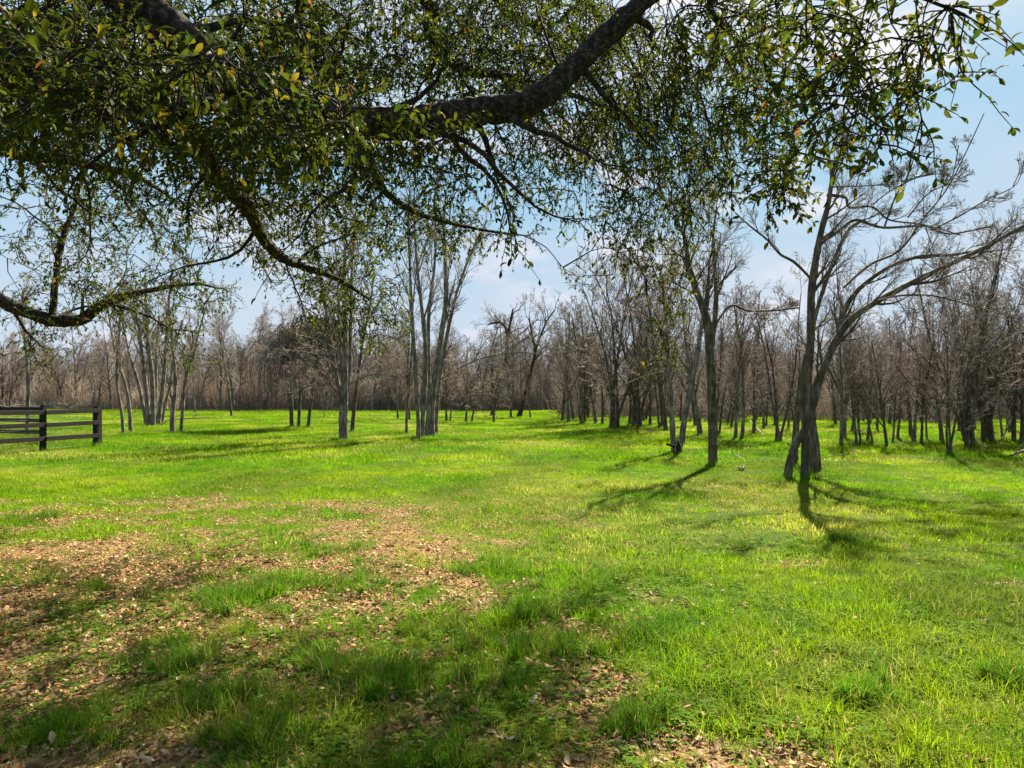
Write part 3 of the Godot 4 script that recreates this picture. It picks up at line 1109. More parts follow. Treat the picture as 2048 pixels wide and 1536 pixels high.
func woods() -> void:
	var slim := []
	for i in 7:
		slim.append(forest_kind(R(7.6, 10.2), R(0.07, 0.105), style({"n": [6, 5, 4], "thin": 0.0065, "wob": 0.2, "open": 0.6}), 1, 15, M.brown if i % 2 == 0 else M.bark))
	for i in 2:
		slim.append(forest_kind(R(9.0, 10.5), 0.07, style({"n": [6, 5, 3], "thin": 0.0065, "wob": 0.2, "open": 0.6}), 3, 9, M.brown))
	var tall := []
	for i in 6:
		tall.append(forest_kind(R(14.0, 17.0), R(0.17, 0.26), style({"n": [6, 5, 4], "thin": 0.013, "wob": 0.26, "open": 0.7, "ratio": 0.52}), 1, 15, M.bark))
	# --- front of the right wood, base points read from the photograph: x, y, width
	var front := [[1125, 843, 6], [1137, 845, 7], [1147, 840, 5], [1162, 848, 7], [1170, 848, 6], [1192, 848, 7], [1205, 850, 5], [1222, 857, 8], [1237, 858, 14], [1252, 852, 6], [1268, 854, 8], [1283, 858, 11], [1300, 852, 6],
		[1316, 856, 6], [1332, 862, 8], [1401, 872, 11], [1441, 868, 6], [1471, 877, 8], [1484, 877, 9], [1508, 866, 7], [1550, 883, 8], [1682, 892, 8], [1714, 888, 6], [1722, 888, 6], [1735, 885, 7], [1747, 888, 5], [1774, 894, 3],
		[1786, 891, 6], [1795, 880, 6], [1822, 876, 7], [1842, 891, 6], [1853, 880, 5], [1884, 883, 8], [1908, 911, 4], [1933, 896, 8], [1947, 896, 10], [1958, 884, 6], [1974, 881, 5], [1985, 884, 9], [2027, 885, 8], [2044, 889, 9], [2085, 892, 9], [2120, 888, 8]]
	for k in front.size():
		var a: Array = front[k]
		var p := on_ground(a[0], a[1])
		var w: float = a[2] / F * -p.z
		var kind: int = rng.randi() % slim.size()
		var word := "thin" if a[2] < 5 else ("stout" if a[2] > 8 else "slim")
		var label := "%s dark bare tree along the front of the right wood, %s from the left" % [word, ordinal(k + 1)]
		var size := clampf(w / 0.2, 0.5, 1.2)
		bases.append([p, 0.1])
		forest_tree(slim[kind], "woodland_tree", label, "trees along the front of the right wood", p, R(0, TAU), size * R(0.95, 1.15), R(0.0, 0.13))
	# --- inside the right wood
	var inner := []
	var tries := 0
	while inner.size() < 185 and tries < 6000:
		tries += 1
		var px := R(1130, 2230)
		var d := 26.0 + 80.0 * pow(rng.randf(), 1.3)
		var edge := lerpf(52.0, 26.0, smoothstep(1130, 1750, px))
		if d < edge:
			continue
		var p := at(px, HZ, d)
		p.y = gh(p.x, p.z)
		var ok := true
		for q in inner:
			if q[1].distance_to(p) < 1.5:
				ok = false
		if ok:
			inner.append([px, p])
	inner.sort_custom(func(a, b): return a[0] < b[0])
	for k in inner.size():
		forest_tree(slim[rng.randi() % slim.size()], "inner_tree", "bare tree deeper inside the right wood, %s from the left" % ordinal(k + 1), "trees inside the right wood", inner[k][1], R(0, TAU), R(0.6, 1.08) * lerpf(0.92, 1.3, clampf((-inner[k][1].z - 45.0) / 60.0, 0, 1)), R(0, 0.08))
	# --- small lone trees out in the field, far off
	var lone := [[796, 838, 4, "thin lone tree left of the central clump, far out in the field"], [893, 842, 5, "thin tree right behind the tall central clump, left of two"], [900, 842, 4, "thin tree right behind the tall central clump, right of two"],
		[818, 840, 6, "slim far tree showing just left of the central trunks"], [932, 844, 5, "left of two slim trees in mid-field right of the central clump"], [943, 844, 4, "right of two slim trees in mid-field right of the central clump"],
		[988, 846, 5, "slim tree in front of the leaning dark tree in the gap"], [1022, 836, 5, "slim straight tree between the two leaning dark trees"], [1061, 835, 3, "thin pole-like tree right of the leaning dark trees"], [463, 832, 5, "slim tree before the far woods, left of the vine tangle"], [390, 826, 6, "slim tree at the far field edge behind the left clumps"]]
	for a in lone:
		var p := on_ground(a[0], a[1])
		forest_tree(slim[rng.randi() % 7], "field_tree", a[3], "thin trees far out in the field", p, R(0, TAU), clampf(a[2] / F * -p.z / 0.2, 0.5, 1.2), R(0, 0.06))
	# --- edge of the far woods
	var edge_trees := []
	for k in 74:
		var px := lerpf(-90, 1130, (k + R(0.1, 0.9)) / 74.0)
		var d := lerpf(132.0, 104.0, smoothstep(0, 420, px)) + R(0, 14)
		edge_trees.append([px, d])
	for k in edge_trees.size():
		var p := at(edge_trees[k][0], HZ, edge_trees[k][1])
		p.y = gh(p.x, p.z)
		var big := R(0.75, 1.15)
		forest_tree(tall[rng.randi() % tall.size()], "edge_tree", "tall bare tree on the edge of the far woods, %s from the left" % ordinal(k + 1), "trees on the edge of the far woods", p, R(0, TAU), big, R(0, 0.05))
	# --- the wood behind, one mass
	var joined := []
	for i in 4:
		var m := ArrayMesh.new()
		for part in tall[i]:
			for n in part.get_surface_count():
				m.add_surface_from_arrays(Mesh.PRIMITIVE_TRIANGLES, part.surface_get_arrays(n))
				m.surface_set_material(m.get_surface_count() - 1, part.surface_get_material(n))
		joined.append(m)
	var mass := thing("distant_woods", "grey-brown mass of leafless trees closing the view behind the field", "woods")
	mass.set_meta("kind", "stuff")
	for k in 4:
		var places := []
		for i in 130:
			var px := R(-300, 2350)
			var d := R(128, 215)
			var p := at(px, HZ, d)
			places.append(Transform3D(Basis(Vector3.UP, R(0, TAU)).scaled(Vector3.ONE * R(0.75, 1.15)), Vector3(p.x, -0.2, p.z)))
		scatter("trees", joined[k], places, PackedColorArray(), mass)
	brush()


func brush() -> void:
	# thickets of thin stems under the far woods
	var kinds := []
	for k in 4:
		var s := Shape.new()
		for i in 90:
			var p := Vector3(R(-2, 2), -0.1, R(-1.2, 1.2))
			var h := R(1.2, 5.2)
			var lean := Vector3(R(-0.3, 0.3), 1, R(-0.3, 0.3)).normalized()
			var q := p + lean * h * 0.5 + any_dir() * 0.15
			var e := q + (lean + any_dir() * 0.35).normalized() * h * 0.5
			s.tube(PackedVector3Array([p, q, e]), PackedFloat32Array([0.022, 0.016, 0.007]), 3)
			for j in 3:
				var f := p.lerp(e, R(0.3, 0.9))
				s.tube(PackedVector3Array([f, f + (any_dir() + Vector3.UP * 0.6).normalized() * R(0.3, 0.9)]), PackedFloat32Array([0.011, 0.005]), 3)
		kinds.append(s)
	var tan_brush := thing("tan_undergrowth", "straw-coloured thicket of thin stems beneath the far woods", "undergrowth")
	tan_brush.set_meta("kind", "stuff")
	var dark_brush := thing("dark_undergrowth", "grey-brown thicket of thin stems inside the right wood", "undergrowth")
	dark_brush.set_meta("kind", "stuff")
	for k in 4:
		var a := []
		var b := []
		for i in 70:
			var px := R(-200, 1150)
			var d := lerpf(137.0, 110.0, smoothstep(0, 420, px)) + R(0, 20) * R(0, 1)
			var p := at(px, HZ, d)
			a.append(Transform3D(Basis(Vector3.UP, R(0, TAU)).scaled(Vector3(1, R(0.7, 1.5), 1) * R(0.9, 1.4)), Vector3(p.x, 0, p.z)))
		for i in 55:
			var px := R(1120, 2300)
			var d := R(50, 125)
			if d < lerpf(62.0, 38.0, smoothstep(1130, 1750, px)):
				continue
			var p := at(px, HZ, d)
			b.append(Transform3D(Basis(Vector3.UP, R(0, TAU)).scaled(Vector3(1.2, R(0.5, 1.5), 1.2) * R(0.7, 1.3)), Vector3(p.x, 0, p.z)))
		scatter("stems", kinds[k].mesh(M.straw if k % 2 == 0 else M.twig), a, PackedColorArray(), tan_brush)
		scatter("stems", kinds[k].mesh(M.straw if k == 0 else M.twig), b, PackedColorArray(), dark_brush)


# ---------------------------------------------------------------- the live oak

var leaves := []          # [transform, tint]
var nodes := PackedVector3Array()     # points of the oak's skeleton that a branchlet can start from
var oak_wood: Shape


func oak_leaf_tint(p: Vector3) -> Color:
	var k := rng.randf()
	var c := Color(0.022, 0.044, 0.006).lerp(Color(0.082, 0.092, 0.006), rng.randf() * R(0.6, 1.0))
	if k > 0.91:
		c = Color(0.15, 0.125, 0.008)
	if k > 0.994:
		c = Color(0.20, 0.085, 0.02)
	return c * R(0.8, 1.2)


func add_leaf(p: Vector3, dir: Vector3, size: float) -> void:
	var y := dir.normalized()
	var x := y.cross(Vector3.UP + any_dir() * 0.9).normalized()
	var z := x.cross(y)
	leaves.append([Transform3D(Basis(x * size, y * size, z * size), p), oak_leaf_tint(p)])


func leafy_twig(p: Vector3, dir: Vector3, length: float, count: int, size: float, droop: float) -> void:
	var pts := PackedVector3Array([p])
	var d := dir
	var segs := 4
	for i in segs:
		d = (d + Vector3.DOWN * droop + any_dir() * 0.22).normalized()
		p += d * length / segs
		pts.append(p)
	oak_wood.tube(pts, PackedFloat32Array([0.0042, 0.0036, 0.003, 0.0024, 0.0016]), 3)
	for k in count:
		# leaves crowd towards the tip of a shoot
		var t := (1.0 if k > count * 0.6 else lerpf(0.12, 1.0, pow((k + rng.randf() * 0.7) / count, 0.7))) * segs
		var i := mini(int(t), segs - 1)
		var q := pts[i].lerp(pts[i + 1], t - i)
		var along := (pts[i + 1] - pts[i]).normalized()
		add_leaf(q, along * R(0.25, 0.9) + any_dir() * 0.75 + Vector3.DOWN * 0.2, size * R(0.5, 1.3))


func reach(p: Vector3, r0: float, sag: float) -> Vector3:
	# a branchlet from the nearest point of the skeleton to p; returns its last direction
	var best := 1e9
	var from := p
	for q in nodes:
		var e := q.distance_squared_to(p)
		if e < best:
			best = e
			from = q
	var gap := sqrt(best)
	if gap < 0.04:
		return any_dir()
	var dir := (p - from) / gap
	var side := dir.cross(any_dir()).normalized()
	var n := clampi(int(gap / 0.16), 2, 12)
	var pts := PackedVector3Array()
	var rad := PackedFloat32Array()
	var r := clampf(0.0035 + gap * r0, 0.0045, 0.03)
	for i in n + 1:
		var t := float(i) / n
		var q := from.lerp(p, t) + (side * 0.12 + Vector3.UP * sag) * gap * sin(t * PI) + any_dir() * 0.035 * gap * sin(t * PI)
		pts.append(q)
		rad.append(lerpf(r, 0.004, t))
		if i > 0 and i < n + 1:
			nodes.append(q)
	oak_wood.tube(pts, rad, 4 if gap > 0.5 else 3)
	return (pts[n] - pts[n - 1]).normalized()


func oak() -> void:
	var t := thing("live_oak", "huge evergreen oak overhead, dark boughs and leafy hanging twigs filling the top", "tree")
	oak_wood = Shape.new()
	# boughs: points, then radii in metres
	var trunk := [Vector3(-4.5, -0.2, -3.2), Vector3(-4.45, 0.6, -3.25), Vector3(-4.4, 1.5, -3.3), Vector3(-4.3, 2.6, -3.35), Vector3(-4.0, 3.6, -3.4), Vector3(-3.7, 4.5, -3.4)]
	var boughs := [
		[[trunk[3], at(-40, -160, 3.9), at(120, -90, 4.0), at(250, -8, 4.0), at(350, 62, 4.0), at(430, 138, 4.1), at(500, 186, 4.2), at(640, 222, 4.3), at(760, 246, 4.4), at(850, 244, 4.5), at(930, 226, 4.6), at(1020, 213, 4.7), at(1080, 192, 4.8), at(1130, 150, 4.9), at(1200, 85, 5.0), at(1275, 12, 5.2), at(1340, -60, 5.5), Vector3(2.1, 6.2, -6.6), Vector3(2.9, 7.5, -8.6), Vector3(3.4, 8.4, -11.0)],
			[0.17, 0.15, 0.13, 0.11, 0.105, 0.10, 0.10, 0.098, 0.10, 0.098, 0.088, 0.085, 0.09, 0.083, 0.075, 0.072, 0.068, 0.055, 0.045, 0.02]],
		[[trunk[3] + Vector3(0.1, -0.2, 0), at(-70, 110, 4.2), at(60, 165, 4.2), at(160, 192, 4.3), at(300, 206, 4.4), at(368, 248, 4.8), at(405, 295, 5.3), at(440, 350, 5.9), at(490, 410, 6.5), at(525, 475, 7.0), at(565, 515, 7.4), at(610, 535, 7.8), at(680, 560, 8.3), at(740, 600, 8.8)],
			[0.18, 0.15, 0.13, 0.12, 0.105, 0.09, 0.078, 0.075, 0.075, 0.052, 0.055, 0.042, 0.03, 0.016]],
		[[at(290, 206, 4.4), at(420, 196, 4.6), at(540, 200, 4.8), at(660, 252, 5.2), at(705, 285, 5.5), at(737, 312, 5.8), at(755, 360, 6.2), at(792, 402, 6.6), at(850, 432, 7.0), at(925, 452, 7.5), at(1000, 465, 8.0), at(1060, 472, 8.5)],
			[0.09, 0.085, 0.075, 0.05, 0.036, 0.033, 0.033, 0.03, 0.025, 0.02, 0.014, 0.008]],
		[[trunk[5], Vector3(-2.6, 5.5, -4.6), at(820, -25, 6.0), at(860, 55, 6.2), at(882, 105, 6.5), at(930, 140, 6.8), at(1010, 152, 7.2), at(1120, 182, 8.0), at(1240, 230, 9.0), at(1330, 300, 10.0)],
			[0.13, 0.10, 0.062, 0.055, 0.05, 0.045, 0.038, 0.03, 0.022, 0.012]],
		[[trunk[3] + Vector3(0, 0.1, -0.1), at(-70, 295, 6.0), at(60, 312, 6.3), at(140, 320, 6.5), at(200, 335, 6.8), at(260, 347, 7.0), at(310, 374, 7.4), at(350, 400, 7.9)],
			[0.10, 0.06, 0.05, 0.044, 0.042, 0.036, 0.024, 0.012]],
		[[trunk[2] + Vector3(-0.2, 0.6, -0.1), Vector3(-6.6, 3.2, -6.4), at(-60, 575, 9.8), at(0, 600, 10.0), at(60, 626, 10.0), at(100, 640, 10.1), at(160, 640, 10.2), at(195, 617, 10.3), at(245, 593, 10.5), at(300, 580, 10.8), at(390, 568, 11.2), at(440, 578, 11.6)],
			[0.17, 0.13, 0.10, 0.092, 0.09, 0.092, 0.085, 0.07, 0.055, 0.042, 0.026, 0.012]],
		[[at(104, 638, 10.1), at(113, 545, 10.2), at(124, 482, 10.3), at(150, 410, 10.5), at(163, 360, 10.7), at(190, 300, 11.0)],
			[0.05, 0.046, 0.043, 0.032, 0.02, 0.01]],
		[[trunk[5], Vector3(-2.2, 6.3, -5.5), Vector3(-0.4, 7.2, -8.0), Vector3(1.2, 7.7, -10.5), Vector3(2.4, 7.6, -12.6)],
			[0.16, 0.13, 0.10, 0.06, 0.02]],
		[[at(1300, -16, 5.3), at(1430, -160, 4.2), at(1560, -100, 3.3), at(1700, -60, 2.9), at(1830, -10, 2.8), at(1930, 30, 2.75)],
			[0.024, 0.018, 0.014, 0.011, 0.008, 0.005]],
		[[Vector3(2.1, 6.2, -6.6), at(1420, 10, 7.2), at(1470, 80, 7.6), at(1520, 170, 8.0)],
			[0.045, 0.035, 0.025, 0.012]],
		[[Vector3(-0.4, 7.2, -8.0), at(1000, 10, 8.6), at(1090, 60, 9.2), at(1180, 130, 9.8), at(1250, 240, 10.4)],
			[0.06, 0.045, 0.035, 0.025, 0.012]],
		[[Vector3(-2.2, 6.3, -5.5), at(600, 0, 6.5), at(560, 80, 7.0), at(590, 200, 7.6), at(650, 330, 8.2)],
			[0.06, 0.045, 0.035, 0.025, 0.012]],
	]
	var s := Shape.new()
	s.tube(curve(trunk, 5), spread_radii([0.66, 0.5, 0.45, 0.42, 0.34, 0.26], 5), 18, fine, 0.2, 3.0)
	put("trunk", s.mesh(M.oak), t)
	for b in boughs:
		s = Shape.new()
		var pts := curve(b[0], 9)
		var rad := spread_radii(b[1], 9)
		for i in range(1, pts.size() - 1):
			pts[i] += any_dir() * rad[i] * 0.12
		s.tube(pts, rad, 20, fine, 0.34, 9.0)
		put("bough", s.mesh(M.oak), t)
		for i in pts.size():
			nodes.append(pts[i])
			if rad[i] < 0.05 and rng.randf() < 0.6:
				for k in 2:
					leafy_twig(pts[i], (any_dir() + Vector3.DOWN * 0.2).normalized(), R(0.2, 0.45), rng.randi_range(6, 11), 0.052, 0.15)
	# side branches of the boughs, bare at the root
	for b in boughs:
		var bp := curve(b[0], 3)
		var br := spread_radii(b[1], 3)
		for i in range(2, bp.size() - 1, 2):
			if rng.randf() > 0.75 or b[1][0] < 0.03:
				continue
			var along := (bp[i + 1] - bp[i - 1]).normalized()
			var dir := (along.cross(any_dir()).normalized() + along * 0.7 + Vector3.UP * 0.15).normalized()
			var p := bp[i]
			var sp := PackedVector3Array([p])
			var r0 := clampf(br[i] * R(0.22, 0.45), 0.008, 0.032)
			var sr := PackedFloat32Array([r0])
			var long := R(0.5, 1.5)
			for k in 9:
				dir = (dir + any_dir() * 0.33).normalized()
				p += dir * long / 9.0
				sp.append(p)
				sr.append(lerpf(r0, 0.0035, (k + 1) / 9.0))
				nodes.append(p)
				if k > 3:
					for j in 2:
						leafy_twig(p, (dir + any_dir()).normalized(), R(0.12, 0.35), rng.randi_range(5, 9), 0.052, 0.05)
			s = Shape.new()
			s.tube(sp, sr, 7, fine, 0.25, 12.0)
			put("branch", s.mesh(M.oak), t)
	# where the foliage hangs: x, y, half width, half height (pixels), nearest, farthest, twigs
	var clumps := [
		[300, 170, 330, 90, 2.2, 3.8, 70], [80, 120, 150, 130, 2.4, 4.0, 60], [330, 120, 360, 130, 4.8, 8.5, 190], [600, 150, 220, 90, 5.0, 9.0, 110], [600, 235, 170, 60, 2.6, 4.2, 36], [450, 60, 300, 80, 4.5, 7, 90], [150, 40, 220, 70, 4, 6, 75], [850, 262, 160, 40, 3.8, 4.8, 34],
		[800, 60, 260, 100, 5, 9, 190], [1050, 60, 200, 110, 5, 10.5, 200], [950, 160, 200, 60, 6, 10, 80], [1200, 170, 180, 120, 5.5, 10.5, 180],
		[180, 260, 180, 60, 4.5, 7, 75], [330, 330, 200, 90, 5.5, 8.5, 110], [560, 340, 200, 90, 5, 8.5, 130], [500, 280, 150, 50, 4, 6, 55], [60, 300, 90, 80, 5, 8, 40],
		[850, 330, 140, 60, 5, 8, 40], [1080, 300, 120, 90, 6, 9.5, 75],
		[80, 470, 140, 130, 8.5, 11.5, 85], [250, 500, 160, 110, 8.5, 11.5, 85], [330, 600, 120, 60, 9.5, 12, 60], [130, 600, 150, 50, 9.5, 11, 55], [90, 700, 50, 60, 9.8, 10.6, 20], [360, 690, 35, 50, 10, 11.5, 14], [430, 430, 140, 90, 7.5, 10.5, 85],
		[640, 470, 140, 110, 7.5, 10.5, 150], [700, 590, 110, 70, 8, 10.5, 75], [760, 650, 60, 50, 8.5, 10, 20], [820, 430, 110, 70, 6.5, 9, 50], [930, 470, 90, 50, 7.5, 9, 20],
		[1800, 100, 130, 110, 2.7, 3.5, 17], [1690, 150, 140, 140, 2.7, 3.6, 16], [1870, 90, 80, 80, 2.7, 3.3, 7], [1590, 110, 110, 140, 2.9, 4.2, 24], [1780, 240, 130, 60, 2.5, 3.0, 5], [1640, 260, 100, 60, 2.6, 3.4, 4],
		[1450, 110, 130, 150, 4.2, 8, 120], [1300, 300, 130, 140, 6, 9, 80], [1280, 460, 90, 90, 7, 9, 34], [1310, 600, 45, 60, 7, 8.4, 12], [1322, 700, 28, 45, 7, 8, 7], [1400, 380, 80, 90, 6, 8.5, 26], [1500, 280, 100, 100, 4.4, 6.5, 50], [1545, 370, 50, 45, 4.4, 5, 10],
	]
	var anchors := []
	for c in clumps:
		for i in c[6]:
			var a := R(0, TAU)
			var r := sqrt(rng.randf())
			anchors.append([at(c[0] + cos(a) * r * c[2], c[1] + sin(a) * r * c[3], R(c[4], c[5])), 0.35])
	# the crown goes on above the picture
	for i in 230:
		anchors.append([Vector3(R(-5.5, 4.6), R(6.0, 9.6), R(-13.5, -4.5)), 0.5])
	for i in 240:
		anchors.append([Vector3(R(-5.5, 1.5), R(4.2, 7.0), R(-4.5, 2.0)), 0.5])
	for i in 560:
		anchors.append([Vector3(R(-4.5, 1.2), R(5.3, 7.4), R(-9.0, -5.0)), 0.5])
	for a in anchors:
		var best := 1e9
		for i in range(0, nodes.size(), 3):
			best = minf(best, nodes[i].distance_squared_to(a[0]))
		a.append(best)
	anchors.sort_custom(func(a, b): return a[2] < b[2])
	for a in anchors:
		var dir := reach(a[0], 0.011, 0.10)
		for k in 3:
			leafy_twig(a[0], (dir * 0.6 + any_dir() * 0.9 + Vector3.DOWN * 0.12).normalized(), R(0.12, a[1]), rng.randi_range(6, 11), 0.052, R(0.0, 0.22))
	curtain()
	var w := put("twigs", oak_wood.mesh(M.oak), t)
	w.set_meta("kind", "stuff")
	# the three hundred leaves that show largest are parts of their own, the rest one foliage
	var kinds := []
	for i in 4:
		kinds.append(leaf_mesh(M.leaf, R(0.2, 0.9), R(0.85, 1.15), 0.03))
	var order := []
	for i in leaves.size():
		var o: Vector3 = leaves[i][0].origin
		var px := o.x / -o.z
		var py := (o.y - EYE) / -o.z
		if o.z < -0.5 and absf(px) < 0.74 and py < 0.57:
			order.append([o.distance_squared_to(Vector3(0, EYE, 0)), i])
	order.sort_custom(func(a, b): return a[0] < b[0])
	var single := {}
	var variants := {}
	for k in mini(300, order.size()):
		var i: int = order[k][1]
		single[i] = true
		var m := put("leaf", kinds[i % 4], t)
		m.transform = leaves[i][0]
		var c: Color = leaves[i][1]
		var key := "%d" % int(c.g * 40.0) + ("y" if c.r > c.g else "")
		if not variants.has(key):
			var lm: StandardMaterial3D = M.leaf.duplicate()
			lm.vertex_color_use_as_albedo = false
			lm.albedo_texture = M.mottle
			lm.uv1_triplanar = true
			lm.uv1_scale = Vector3(2, 2, 2)
			lm.albedo_color = Color(c.r, c.g, c.b).linear_to_srgb()
			variants[key] = lm
		m.set_surface_override_material(0, variants[key])
	for k in 4:
		var places := []
		var tints := PackedColorArray()
		for i in leaves.size():
			if i % 4 == k and not single.has(i):
				places.append(leaves[i][0])
				tints.append(leaves[i][1])
		scatter("foliage", kinds[k], places, tints, t)


func curtain() -> void:
	# long thin twigs that hang in strands at the outer edge of the crown
	var low := [[1060, 470], [1120, 520], [1200, 600], [1270, 640], [1310, 735], [1345, 720], [1380, 600], [1450, 480], [1520, 420], [1580, 380]]
	for i in 105:
		var px := clampf(1300 + rng.randfn() * 110, 1070, 1570)
		var d := R(5.6, 9.8)
		var bottom := 480.0
		for k in low.size() - 1:
			if px >= low[k][0] and px <= low[k + 1][0]:
				bottom = lerpf(low[k][1], low[k + 1][1], (px - low[k][0]) / (low[k + 1][0] - low[k][0]))
		var top := R(-20, 240)
		var end := lerpf(top, bottom, R(0.35, 1.0) * R(0.8, 1.0))
		var a := at(px - R(20, 150), top, d)
		var b := at(px + R(-30, 40), maxf(end, top + 60), d + R(-0.6, 0.6))
		reach(a, 0.010, 0.08)
		var n := clampi(int(a.distance_to(b) / 0.13), 4, 26)
		var pts := PackedVector3Array()
		var rad := PackedFloat32Array()
		var bow := any_dir() * 0.22
		for k in n + 1:
			var t := float(k) / n
			var p := a.lerp(b, t) + bow * sin(t * PI) + any_dir() * 0.03
			p.x += 0.06 * sin(t * PI) * a.distance_to(b)
			pts.append(p)
			rad.append(lerpf(0.0068, 0.0018, t))
		oak_wood.tube(pts, rad, 3)
		for k in range(1, n + 1):
			if rng.randf() < 0.8:
				var along := (pts[k] - pts[k - 1]).normalized()
				var side := along.cross(any_dir()).normalized()
				leafy_twig(pts[k], (along * 0.8 + side).normalized(), R(0.08, 0.36), rng.randi_range(3, 7), 0.05, 0.06)


# ---------------------------------------------------------------- fence and small things

func fence() -> void:
	var t := thing("board_fence", "dark brown three-board paddock fence with wire mesh, corner at left edge", "fence")
	var corner := Vector3(-14.58, 0, -24.0)
	var near := [corner, Vector3(-15.05, 0, -21.9), Vector3(-15.52, 0, -19.8), Vector3(-15.99, 0, -17.7), Vector3(-16.46, 0, -15.6)]
	var back := [corner, Vector3(-17.15, 0, -24.95), Vector3(-19.72, 0, -25.9), Vector3(-22.29, 0, -26.85)]
	for run in [near, back]:
		for i in run.size():
			if i == 0 and run == back:
				continue
			var p: Vector3 = run[i]
			var next: Vector3 = run[mini(i + 1, run.size() - 1)] if i < run.size() - 1 else p + (p - run[i - 1])
			var y := gh(p.x, p.z)
			var face := atan2(next.x - p.x, next.z - p.z)
			var w := 0.21 if i == 0 else 0.15
			var s := Shape.new()
			var b := Basis(Vector3.UP, face) * Basis(Vector3.RIGHT, PI / 2)
			s.box(Transform3D(b, Vector3(p.x, y + 0.60, p.z)), Vector3(w, w, 1.6), 0.012)
			# weathered, domed top
			s.box(Transform3D(b, Vector3(p.x, y + 1.415, p.z)), Vector3(w * 0.82, w * 0.82, 0.03), 0.02)
			put("post", s.mesh(M.fence), t)
			bases.append([p, w * 0.5])
			if i == run.size() - 1:
				continue
			var side := Vector3(cos(face), 0, -sin(face)) * (w * 0.5 - 0.075 + 0.096) * (1.0 if run == near else -1.0)
			var y2 := gh(next.x, next.z)
			for h in [1.27, 0.86, 0.42]:
				var a := p + side + Vector3(0, y + h + R(-0.012, 0.012), 0)
				var c := next + side + Vector3(0, y2 + h + R(-0.012, 0.012), 0)
				var dir := (c - a).normalized()
				s = Shape.new()
				var bb := Basis(Vector3.UP.cross(dir).normalized(), dir.cross(Vector3.UP.cross(dir)).normalized(), dir)
				s.box(Transform3D(bb, (a + c) * 0.5), Vector3(0.034, 0.14, a.distance_to(c) - 0.006), 0.005)
				put("rail", s.mesh(M.fence), t)
			# wire netting on the other face
			s = Shape.new()
			var a0: Vector3 = p - side * 0.82
			var c0: Vector3 = next - side * 0.82
			var length := a0.distance_to(c0)
			for k in int(length / 0.052):
				var q := a0.lerp(c0, k * 0.052 / length)
				s.tube(PackedVector3Array([q + Vector3(0, y + 0.06, 0), q + Vector3(0, y + 1.24, 0)]), PackedFloat32Array([0.0016, 0.0016]), 3)
			for k in 12:
				var h := Vector3(0, y + 0.08 + k * 0.104, 0)
				s.tube(PackedVector3Array([a0 + h, c0 + h]), PackedFloat32Array([0.0016, 0.0016]), 3)
			var o := put("wire_mesh", s.mesh(M.wire), t)
			o.set_meta("kind", "stuff")


func stick(called: String, label: String, category: String, group: String, points: Array, radii: Array, wood: Material, forks: Array = []) -> void:
	# points: x, y in the photograph where it lies, and its height above the ground
	var pts := []
	for a in points:
		var p := on_ground(a[0], a[1])
		p.y += a[2]
		pts.append(p)
	var t := thing(called, label, category, group, Vector3(pts[0].x, 0, pts[0].z))
	var c := curve(pts, 4)
	for i in c.size():
		c[i] -= t.position
	var s := Shape.new()
	s.tube(c, spread_radii(radii, 4), 6, fine, 0.2, 12.0)
	put("stem", s.mesh(wood), t)
	for f in forks:
		var q: Vector3 = c[int(f[0] * (c.size() - 1))]
		var e: Vector3 = q + f[1]
		s = Shape.new()
		s.tube(curve([q, q.lerp(e, 0.5) + any_dir() * 0.08 * q.distance_to(e), e], 3), spread_radii([radii[1] * 0.6, radii[1] * 0.45, radii[1] * 0.2], 3), 4)
		put("fork", s.mesh(wood), t)


